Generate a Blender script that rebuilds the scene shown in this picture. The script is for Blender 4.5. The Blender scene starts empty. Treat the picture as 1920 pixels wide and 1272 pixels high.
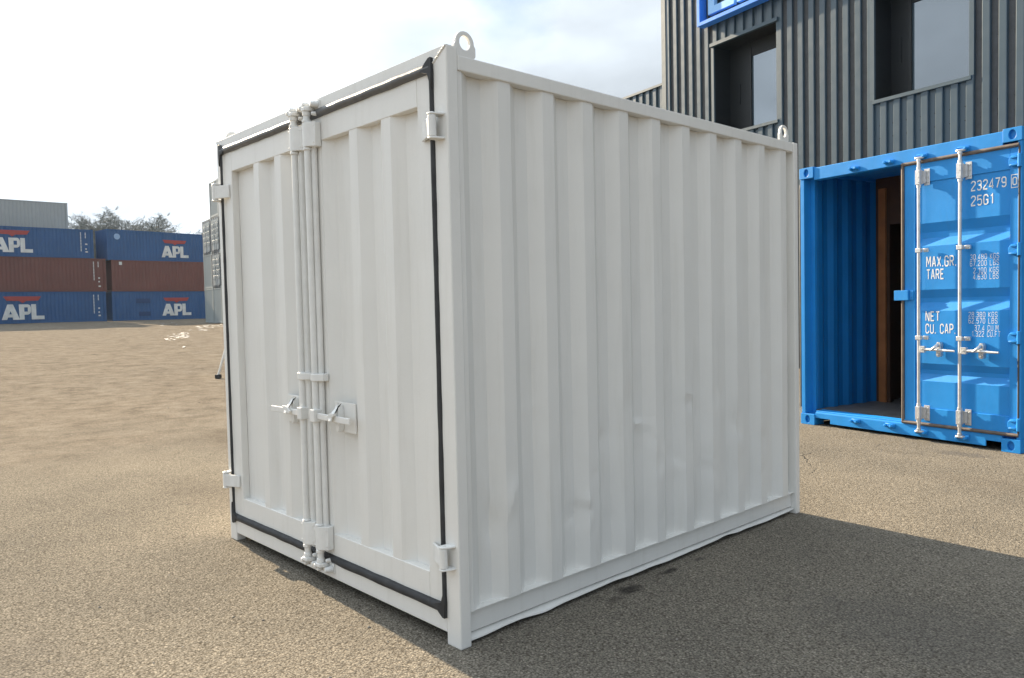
import bpy, math, random
from mathutils import Vector, Matrix, noise as mnoise

# ------------------------------------------------------------------ camera, world, sun, exposure
sc = bpy.context.scene
COL = sc.collection
R = math.radians
CAM = Vector((2.616, -2.081, 1.503))
YAW, PITCH, ROLL = 0.82314, -0.04162, -0.02219
cd = bpy.data.cameras.new('camera'); cam = bpy.data.objects.new('camera', cd); COL.objects.link(cam)
f_ = Vector((-math.sin(YAW) * math.cos(PITCH), math.cos(YAW) * math.cos(PITCH), math.sin(PITCH)))
r_ = Vector((math.cos(YAW), math.sin(YAW), 0)); u_ = r_.cross(f_)
r2 = r_ * math.cos(ROLL) + u_ * math.sin(ROLL); u2 = -r_ * math.sin(ROLL) + u_ * math.cos(ROLL)
m = Matrix((r2, u2, -f_)).transposed().to_4x4(); m.translation = CAM
cam.matrix_world = m
cd.sensor_width = 36.0; cd.lens = 1450.83 / 1920 * 36; cd.clip_end = 3000; cd.clip_start = .05
sc.camera = cam

SUN_EL = 24.5
SUN_AZ_SIN = 0.045                     # a touch behind the doors' plane
sdir = Vector((-math.cos(R(SUN_EL)) * math.sqrt(1 - SUN_AZ_SIN ** 2), math.cos(R(SUN_EL)) * SUN_AZ_SIN, math.sin(R(SUN_EL))))
sl = bpy.data.lights.new('sun', 'SUN'); so = bpy.data.objects.new('sun', sl); COL.objects.link(so)
sl.energy = 5.0; sl.angle = R(0.55); sl.color = (1.0, 0.83, 0.61)
so.rotation_euler = sdir.to_track_quat('Z', 'Y').to_euler()
so.location = (-20, 0, 20)

W_ = bpy.data.worlds.new("World"); sc.world = W_; W_.use_nodes = True
nt = W_.node_tree; N = nt.nodes; L = nt.links
for n_ in list(N): N.remove(n_)
out = N.new('ShaderNodeOutputWorld'); bg = N.new('ShaderNodeBackground'); L.new(bg.outputs[0], out.inputs[0])
bg.inputs[1].default_value = 0.10
sky = N.new('ShaderNodeTexSky'); sky.sky_type = 'NISHITA'; sky.sun_disc = False
sky.sun_elevation = R(SUN_EL); sky.sun_rotation = math.atan2(sdir.x, sdir.y)
sky.air_density = 1.0; sky.dust_density = 1.2; sky.ozone_density = 1.0
tc = N.new('ShaderNodeTexCoord')
mp = N.new('ShaderNodeMapping'); mp.inputs['Scale'].default_value = (1, 1, 2.2); L.new(tc.outputs['Generated'], mp.inputs[0])
nz = N.new('ShaderNodeTexNoise'); nz.inputs['Scale'].default_value = 2.6; nz.inputs['Detail'].default_value = 7; nz.inputs['Roughness'].default_value = .55
nz.inputs['Distortion'].default_value = .4
L.new(mp.outputs[0], nz.inputs['Vector'])
cr = N.new('ShaderNodeValToRGB'); cr.color_ramp.elements[0].position = .34; cr.color_ramp.elements[1].position = .47
L.new(nz.outputs[0], cr.inputs[0])
# clouds brighten towards the sun
dot = N.new('ShaderNodeVectorMath'); dot.operation = 'DOT_PRODUCT'; dot.inputs[1].default_value = sdir
L.new(tc.outputs['Generated'], dot.inputs[0])
mr = N.new('ShaderNodeMapRange'); mr.inputs[1].default_value = -.35; mr.inputs[2].default_value = 1.0
mr.inputs[3].default_value = 0.0; mr.inputs[4].default_value = 1.0
L.new(dot.outputs['Value'], mr.inputs[0])
pw = N.new('ShaderNodeMath'); pw.operation = 'POWER'; pw.inputs[1].default_value = 11.0; L.new(mr.outputs[0], pw.inputs[0])
nz2 = N.new('ShaderNodeTexNoise'); nz2.inputs['Scale'].default_value = 3.2; nz2.inputs['Detail'].default_value = 5
L.new(mp.outputs[0], nz2.inputs['Vector'])
mr2 = N.new('ShaderNodeMapRange'); mr2.inputs[1].default_value = .35; mr2.inputs[2].default_value = .65; mr2.inputs[3].default_value = .70; mr2.inputs[4].default_value = 1.10
L.new(nz2.outputs[0], mr2.inputs[0])
ma = N.new('ShaderNodeMath'); ma.operation = 'MULTIPLY_ADD'; ma.inputs[1].default_value = 6.4; ma.inputs[2].default_value = 2.86
L.new(pw.outputs[0], ma.inputs[0])
sz = N.new('ShaderNodeSeparateXYZ'); L.new(tc.outputs['Generated'], sz.inputs[0])      # cloud brightness raised overhead, added to lift the shaded ground
zf = N.new('ShaderNodeMath'); zf.operation = 'MULTIPLY_ADD'; zf.inputs[1].default_value = 1.0; zf.inputs[2].default_value = .64; L.new(sz.outputs[2], zf.inputs[0])
hz = N.new('ShaderNodeVectorMath'); hz.operation = 'DOT_PRODUCT'; hz.inputs[1].default_value = (-.02, -.60, 0); L.new(tc.outputs['Generated'], hz.inputs[0])  # unseen sky on the doors' side brightened, added to lift the shaded faces
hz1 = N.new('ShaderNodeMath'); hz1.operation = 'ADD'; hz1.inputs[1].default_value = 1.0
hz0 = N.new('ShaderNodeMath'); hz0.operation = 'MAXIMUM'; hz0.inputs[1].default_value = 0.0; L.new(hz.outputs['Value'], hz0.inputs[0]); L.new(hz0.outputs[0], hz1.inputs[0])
mz0 = N.new('ShaderNodeMath'); mz0.operation = 'MULTIPLY'; L.new(ma.outputs[0], mz0.inputs[0]); L.new(zf.outputs[0], mz0.inputs[1])
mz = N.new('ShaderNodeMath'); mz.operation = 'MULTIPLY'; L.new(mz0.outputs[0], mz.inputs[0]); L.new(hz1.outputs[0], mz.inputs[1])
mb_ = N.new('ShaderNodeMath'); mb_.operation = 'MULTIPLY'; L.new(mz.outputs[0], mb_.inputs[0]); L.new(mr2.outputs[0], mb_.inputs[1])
vs = N.new('ShaderNodeVectorMath'); vs.operation = 'SCALE'; vs.inputs[0].default_value = (.91, 1.0, 1.09); L.new(mb_.outputs[0], vs.inputs['Scale'])
# a ragged gap of blue high in the frame
gap_dir = (f_ + r2 * ((955 - 960) / 1450.83) + u2 * ((636 + 45) / 1450.83)).normalized()
dg = N.new('ShaderNodeVectorMath'); dg.operation = 'DOT_PRODUCT'; dg.inputs[1].default_value = gap_dir; L.new(tc.outputs['Generated'], dg.inputs[0])
nz3 = N.new('ShaderNodeTexNoise'); nz3.inputs['Scale'].default_value = 9; nz3.inputs['Detail'].default_value = 6; L.new(mp.outputs[0], nz3.inputs['Vector'])
g1 = N.new('ShaderNodeMath'); g1.operation = 'MULTIPLY_ADD'; g1.inputs[1].default_value = .012; L.new(nz3.outputs[0], g1.inputs[0]); L.new(dg.outputs['Value'], g1.inputs[2])
g2 = N.new('ShaderNodeMapRange'); g2.inputs[1].default_value = 1.0025; g2.inputs[2].default_value = 1.0065; g2.inputs[3].default_value = 1; g2.inputs[4].default_value = .25; L.new(g1.outputs[0], g2.inputs[0])
g3 = N.new('ShaderNodeMath'); g3.operation = 'MULTIPLY'; L.new(cr.outputs[0], g3.inputs[0]); L.new(g2.outputs[0], g3.inputs[1])
mx = N.new('ShaderNodeMixRGB'); L.new(g3.outputs[0], mx.inputs[0])
ss = N.new('ShaderNodeVectorMath'); ss.operation = 'SCALE'; ss.inputs['Scale'].default_value = .6; L.new(sky.outputs[0], ss.inputs[0]); L.new(ss.outputs[0], mx.inputs[1]); L.new(vs.outputs[0], mx.inputs[2])
L.new(mx.outputs[0], bg.inputs[0])

sc.view_settings.view_transform = 'Standard'; sc.view_settings.look = 'None'
sc.view_settings.gamma = 1; sc.view_settings.use_curve_mapping = False
sc.view_settings.exposure = 1.52
sc.render.engine = 'CYCLES'
sc.cycles.max_bounces = 8

# ------------------------------------------------------------------ helpers
class MB:
    def __init__(s): s.v = []; s.f = []; s.m = []
    def add(s, vs, fs, mi=0):
        o = len(s.v); s.v += [tuple(p) for p in vs]
        for f in fs: s.f.append(tuple(i + o for i in f)); s.m.append(mi)
    def box(s, x0, x1, y0, y1, z0, z1, mi=0):
        s.add([(x0, y0, z0), (x1, y0, z0), (x1, y1, z0), (x0, y1, z0), (x0, y0, z1), (x1, y0, z1), (x1, y1, z1), (x0, y1, z1)],
              [(3, 2, 1, 0), (4, 5, 6, 7), (0, 1, 5, 4), (1, 2, 6, 5), (2, 3, 7, 6), (3, 0, 4, 7)], mi)
        return s
    def prism(s, poly, ax, lo, hi, mi=0):
        """poly in the two other axes (in order), extruded along ax"""
        n = len(poly)
        def mk(a, b, c):
            return {'x': (c, a, b), 'y': (a, c, b), 'z': (a, b, c)}[ax]
        vs = [mk(a, b, lo) for a, b in poly] + [mk(a, b, hi) for a, b in poly]
        fs = [tuple(range(n))[::-1], tuple(range(n, 2 * n))] + [(i, (i + 1) % n, n + (i + 1) % n, n + i) for i in range(n)]
        s.add(vs, fs, mi); return s
    def ring(s, outer, inner, ax, lo, hi, mi=0):
        """closed ring prism between two equally long loops"""
        n = len(outer)
        def mk(p, c):
            a, b = p
            return {'x': (c, a, b), 'y': (a, c, b), 'z': (a, b, c)}[ax]
        vs = [mk(p, lo) for p in outer] + [mk(p, lo) for p in inner] + [mk(p, hi) for p in outer] + [mk(p, hi) for p in inner]
        fs = []
        for i in range(n):
            j = (i + 1) % n
            fs += [(i, j, n + j, n + i), (2 * n + i, 3 * n + i, 3 * n + j, 2 * n + j), (i, 2 * n + i, 2 * n + j, j), (n + i, n + j, 3 * n + j, 3 * n + i)]
        s.add(vs, fs, mi); return s
    def tube(s, pts, r, n=8, mi=0, cap=True, sq=None):
        pts = [Vector(p) for p in pts]; k = len(pts)
        rs = r if isinstance(r, (list, tuple)) else [r] * k
        vs = []; prev = None
        for i, p in enumerate(pts):
            t = (pts[min(i + 1, k - 1)] - pts[max(i - 1, 0)]).normalized()
            if prev is None:
                a = Vector((0, 0, 1)) if abs(t.z) < .9 else Vector((0, 1, 0))
                x = t.cross(a).normalized()
            else:
                x = (prev - t * prev.dot(t)).normalized()
            prev = x; y = t.cross(x)
            for j in range(n):
                an = 2 * math.pi * j / n
                o = x * math.cos(an) + y * math.sin(an)
                if sq: o = Vector((o.x * sq[0], o.y * sq[1], o.z * sq[2]))
                vs.append(p + o * rs[i])
        fs = []
        for i in range(k - 1):
            for j in range(n):
                a = i * n + j; b = i * n + (j + 1) % n
                fs.append((a, b, b + n, a + n))
        if cap:
            fs.append(tuple(range(n))[::-1]); fs.append(tuple((k - 1) * n + j for j in range(n)))
        s.add(vs, fs, mi); return s
    def sheet(s, prof, ax, lo, hi, n=1, thick=.002, fn=None, mi=0, back=True):
        """prof: list of (u, d); ax = direction of extrusion. mapping: ax 'z' plane='x': (d,u,z) ; see callers"""
        raise NotImplementedError
    def build(s, name, mats, parent=None, loc=None, rotz=None, bevel=0, smooth=None, seg=1):
        me = bpy.data.meshes.new(name); me.from_pydata(s.v, [], s.f)
        if not isinstance(mats, (list, tuple)): mats = [mats]
        for mt in mats: me.materials.append(mt)
        if len(mats) > 1: me.polygons.foreach_set('material_index', s.m)
        me.validate()
        import bmesh
        bm = bmesh.new(); bm.from_mesh(me); bmesh.ops.recalc_face_normals(bm, faces=bm.faces[:]); bm.to_mesh(me); bm.free()
        if smooth is not None:
            me.shade_smooth(); me.set_sharp_from_angle(angle=R(smooth))
        o = bpy.data.objects.new(name, me); COL.objects.link(o)
        if parent: o.parent = parent
        if loc is not None: o.location = loc
        if rotz is not None: o.rotation_euler.z = rotz
        if bevel:
            b = o.modifiers.new('bevel', 'BEVEL'); b.width = bevel; b.segments = seg; b.limit_method = 'ANGLE'; b.angle_limit = R(40)
            b.harden_normals = False
        return o

def empty(name, loc=(0, 0, 0), rotz=0):
    o = bpy.data.objects.new(name, None); COL.objects.link(o); o.location = loc; o.rotation_euler = (0, 0, rotz)
    o.empty_display_size = .2
    return o
def tag(o, label=None, cat=None, group=None, kind=None):
    if label: o['label'] = label
    if cat: o['category'] = cat
    if group: o['group'] = group
    if kind: o['kind'] = kind
    return o
def copy_tree(o, parent=None):
    c = o.copy(); COL.objects.link(c); c.parent = parent
    for ch in list(o.children): copy_tree(ch, c)
    return c

def corr_profile(u0, u1, first, seq, d):
    """trapezoid corrugation: list of (u, depth): 0 = outer face, -d = inner. seq=(outer, flank, inner, flank)"""
    P = sum(seq); pts = []
    def dep(u):
        t = (u - first) % P
        if t < seq[0]: return 0.
        t -= seq[0]
        if t < seq[1]: return -d * t / seq[1]
        t -= seq[1]
        if t < seq[2]: return -d
        t -= seq[2]
        return -d * (1 - t / seq[3])
    us = {round(u0, 5), round(u1, 5)}
    k = math.floor((u0 - first) / P) - 1
    while first + k * P < u1 + P:
        u = first + k * P
        for a in (0, seq[0], seq[0] + seq[1], seq[0] + seq[1] + seq[2]):
            if u0 < u + a < u1: us.add(round(u + a, 5))
        k += 1
    return [(u, dep(u)) for u in sorted(us)]

def sheet_grid(mb, prof, z0, z1, mapf, nz=1, mi=0, sub=1, fn=None):
    """one-sided grid of a vertical profiled sheet; mapf(u,d,z)->xyz; fn(u,d,z)->extra depth"""
    pr = []
    for i in range(len(prof) - 1):
        (a, da), (b, db) = prof[i], prof[i + 1]
        for k in range(sub):
            t = k / sub; pr.append((a + (b - a) * t, da + (db - da) * t))
    pr.append(prof[-1])
    n = len(pr); vs = []; fs = []
    for j in range(nz + 1):
        z = z0 + (z1 - z0) * j / nz
        for u, d in pr:
            e = fn(u, d, z) if fn else 0
            vs.append(mapf(u, d + e, z))
    for j in range(nz):
        for i in range(n - 1):
            fs.append((j * n + i, j * n + i + 1, (j + 1) * n + i + 1, (j + 1) * n + i))
    mb.add(vs, fs, mi)

def circ(cx, cy, rx, ry, n=24, a0=0):
    return [(cx + rx * math.cos(a0 + 2 * math.pi * i / n), cy + ry * math.sin(a0 + 2 * math.pi * i / n)) for i in range(n)]
def rect_loop(x0, x1, y0, y1, n=24, rad=0.0):
    """n points on a rectangle taken at the same angles as circ()"""
    cx, cy = (x0 + x1) / 2, (y0 + y1) / 2; hx, hy = (x1 - x0) / 2, (y1 - y0) / 2
    out = []
    for i in range(n):
        a = 2 * math.pi * i / n; c, s_ = math.cos(a), math.sin(a)
        p = 6 if rad else 40
        k = (abs(c) ** p + abs(s_) ** p) ** (-1 / p)
        out.append((cx + hx * c * k, cy + hy * s_ * k))
    return out

# ------------------------------------------------------------------ materials
def new_mat(name):
    mt = bpy.data.materials.new(name); mt.use_nodes = True
    nt = mt.node_tree; b = nt.nodes['Principled BSDF']
    return mt, nt, b
def nd(nt, t, **kw):
    n = nt.nodes.new(t)
    for k, v in kw.items():
        if k in n.inputs: n.inputs[k].default_value = v
        else: setattr(n, k, v)
    return n
def ramp(nt, a, ca, b, cb):
    r = nt.nodes.new('ShaderNodeValToRGB'); e = r.color_ramp.elements
    e[0].position = a; e[0].color = (*ca, 1) if len(ca) == 3 else ca; e[1].position = b; e[1].color = (*cb, 1) if len(cb) == 3 else cb
    return r
def paint(name, col, rough=.4, wear=.06, scale=3.0, streak=0, bump=.06, bscale=60, metal=0, coat=0, dirt=None, dirt_amt=.0, world=False, spec=.5):
    """painted steel: base colour with a little uneven wear, vertical dirt runs, and an uneven brushed / rolled surface"""
    mt, nt, b = new_mat(name); Lk = nt.links.new
    tc = nd(nt, 'ShaderNodeTexCoord')
    src = tc.outputs['Object']
    n1 = nd(nt, 'ShaderNodeTexNoise', Scale=scale, Detail=5.0, Roughness=.6); Lk(src, n1.inputs['Vector'])
    r1 = ramp(nt, .3, tuple(c * (1 - wear) for c in col), .7, tuple(min(1, c * (1 + wear)) for c in col)); Lk(n1.outputs[0], r1.inputs[0])
    last = r1.outputs[0]
    if dirt:
        mp = nd(nt, 'ShaderNodeMapping'); mp.inputs['Scale'].default_value = (7, 7, .55); Lk(src, mp.inputs[0])
        n2 = nd(nt, 'ShaderNodeTexNoise', Scale=2.4, Detail=6.0, Roughness=.65); Lk(mp.outputs[0], n2.inputs['Vector'])
        r2_ = ramp(nt, .52, (0, 0, 0), .78, (1, 1, 1)); Lk(n2.outputs[0], r2_.inputs[0])
        mu = nd(nt, 'ShaderNodeMath', operation='MULTIPLY'); Lk(r2_.outputs[0], mu.inputs[0]); mu.inputs[1].default_value = dirt_amt
        mx = nd(nt, 'ShaderNodeMixRGB'); Lk(mu.outputs[0], mx.inputs[0]); Lk(last, mx.inputs[1]); mx.inputs[2].default_value = (*dirt, 1)
        last = mx.outputs[0]
    Lk(last, b.inputs['Base Color'])
    n3 = nd(nt, 'ShaderNodeTexNoise', Scale=scale * 4, Detail=3.0); Lk(src, n3.inputs['Vector'])
    rr = nd(nt, 'ShaderNodeMapRange'); rr.inputs[3].default_value = max(.02, rough - .08); rr.inputs[4].default_value = rough + .1
    Lk(n3.outputs[0], rr.inputs[0]); Lk(rr.outputs[0], b.inputs['Roughness'])
    b.inputs['Metallic'].default_value = metal
    b.inputs['Specular IOR Level'].default_value = spec
    b.inputs['Coat Weight'].default_value = coat
    if bump:
        n4 = nd(nt, 'ShaderNodeTexNoise', Scale=bscale, Detail=2.0); Lk(src, n4.inputs['Vector'])
        n5 = nd(nt, 'ShaderNodeTexNoise', Scale=4.0, Detail=2.0); Lk(src, n5.inputs['Vector'])
        ad = nd(nt, 'ShaderNodeMath', operation='MULTIPLY_ADD'); Lk(n5.outputs[0], ad.inputs[0]); ad.inputs[1].default_value = 6.0; Lk(n4.outputs[0], ad.inputs[2])
        bp = nd(nt, 'ShaderNodeBump'); bp.inputs['Strength'].default_value = bump; bp.inputs['Distance'].default_value = .004
        Lk(ad.outputs[0], bp.inputs['Height']); Lk(bp.outputs[0], b.inputs['Normal'])
    return mt

WHITE = paint('white_paint', (.755, .745, .708), rough=.40, wear=.025, scale=2.2, bump=.16, bscale=45, dirt=(.50, .48, .42), dirt_amt=.22)
WHITE_HW = paint('white_fitting_paint', (.76, .757, .73), rough=.34, wear=.05, scale=14, bump=.08, bscale=90, dirt=(.4, .38, .33), dirt_amt=.3)
RUBBER = paint('black_rubber', (.036, .037, .039), spec=.3, rough=.62, wear=.3, scale=12, bump=.3, bscale=30, dirt=(.12, .115, .11), dirt_amt=.25)
RUBBER_TOP = paint('scuffed_highlight_rubber', (.085, .087, .09), spec=.6, rough=.42, wear=.3, scale=12, bump=.2, bscale=30, dirt=(.20, .19, .18), dirt_amt=.4)  # paler copy for the top seals: scuffs, plus their highlight put into the colour
UNDER = paint('dark_underside', (.12, .12, .115), rough=.7, wear=.2, scale=5)
BLUE = paint('blue_paint', (.017, .250, .66), rough=.42, wear=.07, scale=2.5, bump=.12, bscale=40, dirt=(.04, .20, .50), dirt_amt=.3, spec=.35)
BLUE_IN_SHADE = paint('blue_interior_shade', (.006, .160, .44), rough=.5, spec=.3, wear=.1, scale=2.5, bump=.12, bscale=40)  # container blue darkened, with the interior's shade put into the colour
GALV = paint('galvanised_steel', (.62, .63, .64), rough=.40, wear=.12, scale=18, bump=.15, bscale=60, metal=.75)
GASKET2 = paint('brown_grey_rubber', (.12, .095, .08), rough=.6, wear=.25, scale=10, bump=.2, dirt=(.22, .17, .13), dirt_amt=.5)
LETTER = paint('white_lettering', (.78, .78, .76), rough=.5, wear=.05, scale=20, bump=0)
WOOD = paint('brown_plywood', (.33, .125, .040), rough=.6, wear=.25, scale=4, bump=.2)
WOOD_SHADE = paint('plywood_interior_shade', (.060, .026, .013), rough=.6, wear=.25, scale=4, bump=.2)  # plywood with the darkness inside the container put into its colour
FLOORM = paint('dark_floor_plate', (.12, .115, .11), rough=.5, wear=.25, scale=6, bump=.5, bscale=80)
CLAD = paint('grey_cladding', (.042, .072, .094), rough=.32, wear=.06, scale=1.5, bump=.05, bscale=20, spec=.75)
CLAD_TRIM = paint('grey_flashing', (.054, .088, .112), rough=.42, wear=.04, scale=3, bump=.08)
DARK = paint('dark_window_frame', (.012, .014, .016), rough=.45, wear=.1, scale=4, bump=.02)
SIGN_BLUE = paint('sign_blue', (.018, .13, .72), rough=.35, wear=.04, scale=3, bump=.02)
SIGN_FRAME = paint('sign_frame_blue', (.055, .28, .92), rough=.35, wear=.04, scale=3, bump=.02)
SIGN_LIGHT = paint('sign_letter_blue', (.30, .58, .95), rough=.35, wear=.03, scale=3, bump=.02)
YARD_BLUE = paint('yard_blue_paint', (.022, .082, .220), rough=.55, wear=.12, scale=.5, bump=.05, dirt=(.05, .09, .18), dirt_amt=.4)
YARD_RED = paint('yard_red_paint', (.145, .052, .042), rough=.6, wear=.12, scale=.5, bump=.05, dirt=(.17, .08, .06), dirt_amt=.4)
YARD_GREY = paint('yard_grey_paint', (.30, .33, .33), rough=.5, wear=.06, scale=.5, bump=.05, dirt=(.22, .23, .22), dirt_amt=.4)
YARD_GREY_GAP_SHADE = paint('yard_grey_gap_shade', (.09, .10, .105), rough=.5, wear=.06, scale=.5, bump=.05)  # grey darkened to paint in the deep shade between stacked columns
YARD_PALE = paint('yard_pale_paint', (.36, .37, .36), rough=.55, wear=.06, scale=.5, bump=.05, dirt=(.26, .26, .25), dirt_amt=.4)
YARD_WHITE = paint('yard_lettering', (.62, .63, .62), rough=.6, wear=.15, scale=1.5, bump=0)
YARD_EAGLE = paint('yard_red_mark', (.33, .05, .045), rough=.6, wear=.15, scale=1.5, bump=0)
STEEL_DARK = paint('dark_steel', (.05, .052, .055), rough=.5, wear=.2, scale=8, bump=.1)
BARK = paint('bare_bark', (.14, .15, .14), rough=.9, wear=.25, scale=2, bump=.1)

def glass_mat():
    mt, nt, b = new_mat('window_glass'); Lk = nt.links.new
    b.inputs['Base Color'].default_value = (.02, .025, .03, 1); b.inputs['Roughness'].default_value = .3
    gl = nd(nt, 'ShaderNodeBsdfGlossy'); gl.inputs['Color'].default_value = (.80, .88, .95, 1); gl.inputs['Roughness'].default_value = .02
    lw = nd(nt, 'ShaderNodeFresnel'); lw.inputs['IOR'].default_value = 3.6
    mxs = nd(nt, 'ShaderNodeMixShader'); Lk(lw.outputs[0], mxs.inputs[0]); Lk(b.outputs[0], mxs.inputs[1]); Lk(gl.outputs[0], mxs.inputs[2])
    Lk(mxs.outputs[0], nt.nodes['Material Output'].inputs[0])
    return mt
GLASS = glass_mat()

def ground_mat():
    mt, nt, b = new_mat('ground_asphalt'); Lk = nt.links.new
    tc = nd(nt, 'ShaderNodeTexCoord'); src = tc.outputs['Object']
    # aggregate: small stones
    vo = nd(nt, 'ShaderNodeTexVoronoi', Scale=104.0); vo.feature = 'F1'; Lk(src, vo.inputs['Vector'])
    vo2 = nd(nt, 'ShaderNodeTexVoronoi', Scale=34.0); vo2.feature = 'F1'; Lk(src, vo2.inputs['Vector'])
    nf = nd(nt, 'ShaderNodeTexNoise', Scale=26.0, Detail=8.0, Roughness=.75); Lk(src, nf.inputs['Vector'])
    # per-stone tone
    sp = nd(nt, 'ShaderNodeSeparateColor'); Lk(vo.outputs['Color'], sp.inputs[0])
    rs = ramp(nt, .0, (.208, .188, .157), 1.0, (.392, .352, .290)); Lk(sp.outputs[0], rs.inputs[0])
    e = rs.color_ramp.elements.new(.86); e.color = (.285, .258, .215, 1)
    # broad patches
    nb = nd(nt, 'ShaderNodeTexNoise', Scale=.42, Detail=7.0, Roughness=.62); Lk(src, nb.inputs['Vector'])
    rb = ramp(nt, .28, (.72, .73, .74), .74, (1.20, 1.18, 1.14)); Lk(nb.outputs[0], rb.inputs[0])
    mu = nd(nt, 'ShaderNodeMixRGB', blend_type='MULTIPLY'); mu.inputs[0].default_value = 1; Lk(rs.outputs[0], mu.inputs[1]); Lk(rb.outputs[0], mu.inputs[2])
    # dark binder between the stones, in irregular pits
    rp = ramp(nt, .30, (1, 1, 1), .85, (.46, .45, .44)); Lk(vo.outputs['Distance'], rp.inputs[0])
    np_ = nd(nt, 'ShaderNodeTexNoise', Scale=95.0, Detail=3.0, Roughness=.65); Lk(src, np_.inputs['Vector'])
    rp2 = ramp(nt, .35, (.38, .37, .36), .48, (1, 1, 1)); Lk(np_.outputs[0], rp2.inputs[0])
    pm = nd(nt, 'ShaderNodeMixRGB', blend_type='MULTIPLY'); pm.inputs[0].default_value = 1; Lk(rp.outputs[0], pm.inputs[1]); Lk(rp2.outputs[0], pm.inputs[2])
    pmx = nd(nt, 'ShaderNodeMixRGB', blend_type='MULTIPLY'); pmx.inputs[0].default_value = 1; Lk(mu.outputs[0], pmx.inputs[1]); Lk(pm.outputs[0], pmx.inputs[2]); mu = pmx
    # mud / fine gravel further out in the yard (towards -x)
    sx = nd(nt, 'ShaderNodeSeparateXYZ'); Lk(src, sx.inputs[0])
    nm = nd(nt, 'ShaderNodeTexNoise', Scale=.3, Detail=8.0, Roughness=.7, Distortion=.6)
    mpm = nd(nt, 'ShaderNodeMapping'); mpm.inputs['Scale'].default_value = (1.1, .9, 1); mpm.inputs['Rotation'].default_value = (0, 0, .25); Lk(src, mpm.inputs[0]); Lk(mpm.outputs[0], nm.inputs['Vector'])
    mf = nd(nt, 'ShaderNodeMapRange'); mf.inputs[1].default_value = -4.; mf.inputs[2].default_value = -16.; Lk(sx.outputs[0], mf.inputs[0])
    ad = nd(nt, 'ShaderNodeMath', operation='ADD'); Lk(mf.outputs[0], ad.inputs[0]); Lk(nm.outputs[0], ad.inputs[1])
    rm = ramp(nt, .55, (0, 0, 0), .95, (1, 1, 1)); Lk(ad.outputs[0], rm.inputs[0])
    mudn = nd(nt, 'ShaderNodeTexNoise', Scale=2.0, Detail=9.0, Roughness=.75); Lk(mpm.outputs[0], mudn.inputs['Vector'])
    rmud = ramp(nt, .30, (.110, .094, .076), .68, (.220, .194, .158)); Lk(mudn.outputs[0], rmud.inputs[0])
    e = rmud.color_ramp.elements.new(.47); e.color = (.176, .151, .121, 1)
    mum = nd(nt, 'ShaderNodeMixRGB', blend_type='MULTIPLY'); mum.inputs[0].default_value = .6; Lk(rmud.outputs[0], mum.inputs[1])
    rs2 = ramp(nt, .0, (.55, .55, .55), 1.0, (1.6, 1.6, 1.6)); Lk(sp.outputs[0], rs2.inputs[0]); Lk(rs2.outputs[0], mum.inputs[2])
    mgn = nd(nt, 'ShaderNodeTexNoise', Scale=3.2, Detail=10.0, Roughness=.8); Lk(src, mgn.inputs['Vector'])
    mgr = ramp(nt, .30, (.45, .44, .43), .70, (1.45, 1.44, 1.42)); Lk(mgn.outputs[0], mgr.inputs[0])
    mum2 = nd(nt, 'ShaderNodeMixRGB', blend_type='MULTIPLY'); mum2.inputs[0].default_value = .5; Lk(mum.outputs[0], mum2.inputs[1]); Lk(mgr.outputs[0], mum2.inputs[2]); mum = mum2
    mx = nd(nt, 'ShaderNodeMixRGB'); Lk(rm.outputs[0], mx.inputs[0]); Lk(mu.outputs[0], mx.inputs[1]); Lk(mum.outputs[0], mx.inputs[2])
    # cracks in the asphalt towards the building
    wn = nd(nt, 'ShaderNodeTexNoise', Scale=1.6, Detail=4.0); Lk(src, wn.inputs['Vector'])
    wm = nd(nt, 'ShaderNodeMixRGB'); wm.inputs[0].default_value = .35; Lk(src, wm.inputs[1]); Lk(wn.outputs[1], wm.inputs[2])
    vc = nd(nt, 'ShaderNodeTexVoronoi', Scale=1.05); vc.feature = 'DISTANCE_TO_EDGE'; Lk(wm.outputs[0], vc.inputs['Vector'])
    rc = ramp(nt, .0, (1, 1, 1), .007, (0, 0, 0)); Lk(vc.outputs['Distance'], rc.inputs[0])
    nc = nd(nt, 'ShaderNodeTexNoise', Scale=.8, Detail=2.0); Lk(src, nc.inputs['Vector'])
    rnc = ramp(nt, .50, (0, 0, 0), .60, (1, 1, 1)); Lk(nc.outputs[0], rnc.inputs[0])
    cy_ = nd(nt, 'ShaderNodeMapRange'); cy_.inputs[1].default_value = 3.6; cy_.inputs[2].default_value = 4.4; Lk(sx.outputs[1], cy_.inputs[0])
    rnc_ = nd(nt, 'ShaderNodeMath', operation='MULTIPLY'); Lk(rnc.outputs[0], rnc_.inputs[0]); Lk(cy_.outputs[0], rnc_.inputs[1]); rnc = rnc_
    mc = nd(nt, 'ShaderNodeMath', operation='MULTIPLY'); Lk(rc.outputs[0], mc.inputs[0]); Lk(rnc.outputs[0], mc.inputs[1])
    inv = nd(nt, 'ShaderNodeMath', operation='SUBTRACT'); inv.inputs[0].default_value = 1.0; Lk(rm.outputs[0], inv.inputs[1])
    mc2 = nd(nt, 'ShaderNodeMath', operation='MULTIPLY'); Lk(mc.outputs[0], mc2.inputs[0]); Lk(inv.outputs[0], mc2.inputs[1])
    mx2 = nd(nt, 'ShaderNodeMixRGB'); Lk(mc2.outputs[0], mx2.inputs[0]); Lk(mx.outputs[0], mx2.inputs[1]); mx2.inputs[2].default_value = (.10, .09, .078, 1)
    # oily dark blotches (a few, with their own shape)
    no = nd(nt, 'ShaderNodeTexNoise', Scale=1.3, Detail=6.0, Roughness=.6); Lk(src, no.inputs['Vector'])
    ro = ramp(nt, .66, (0, 0, 0), .76, (1, 1, 1)); Lk(no.outputs[0], ro.inputs[0])
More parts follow.
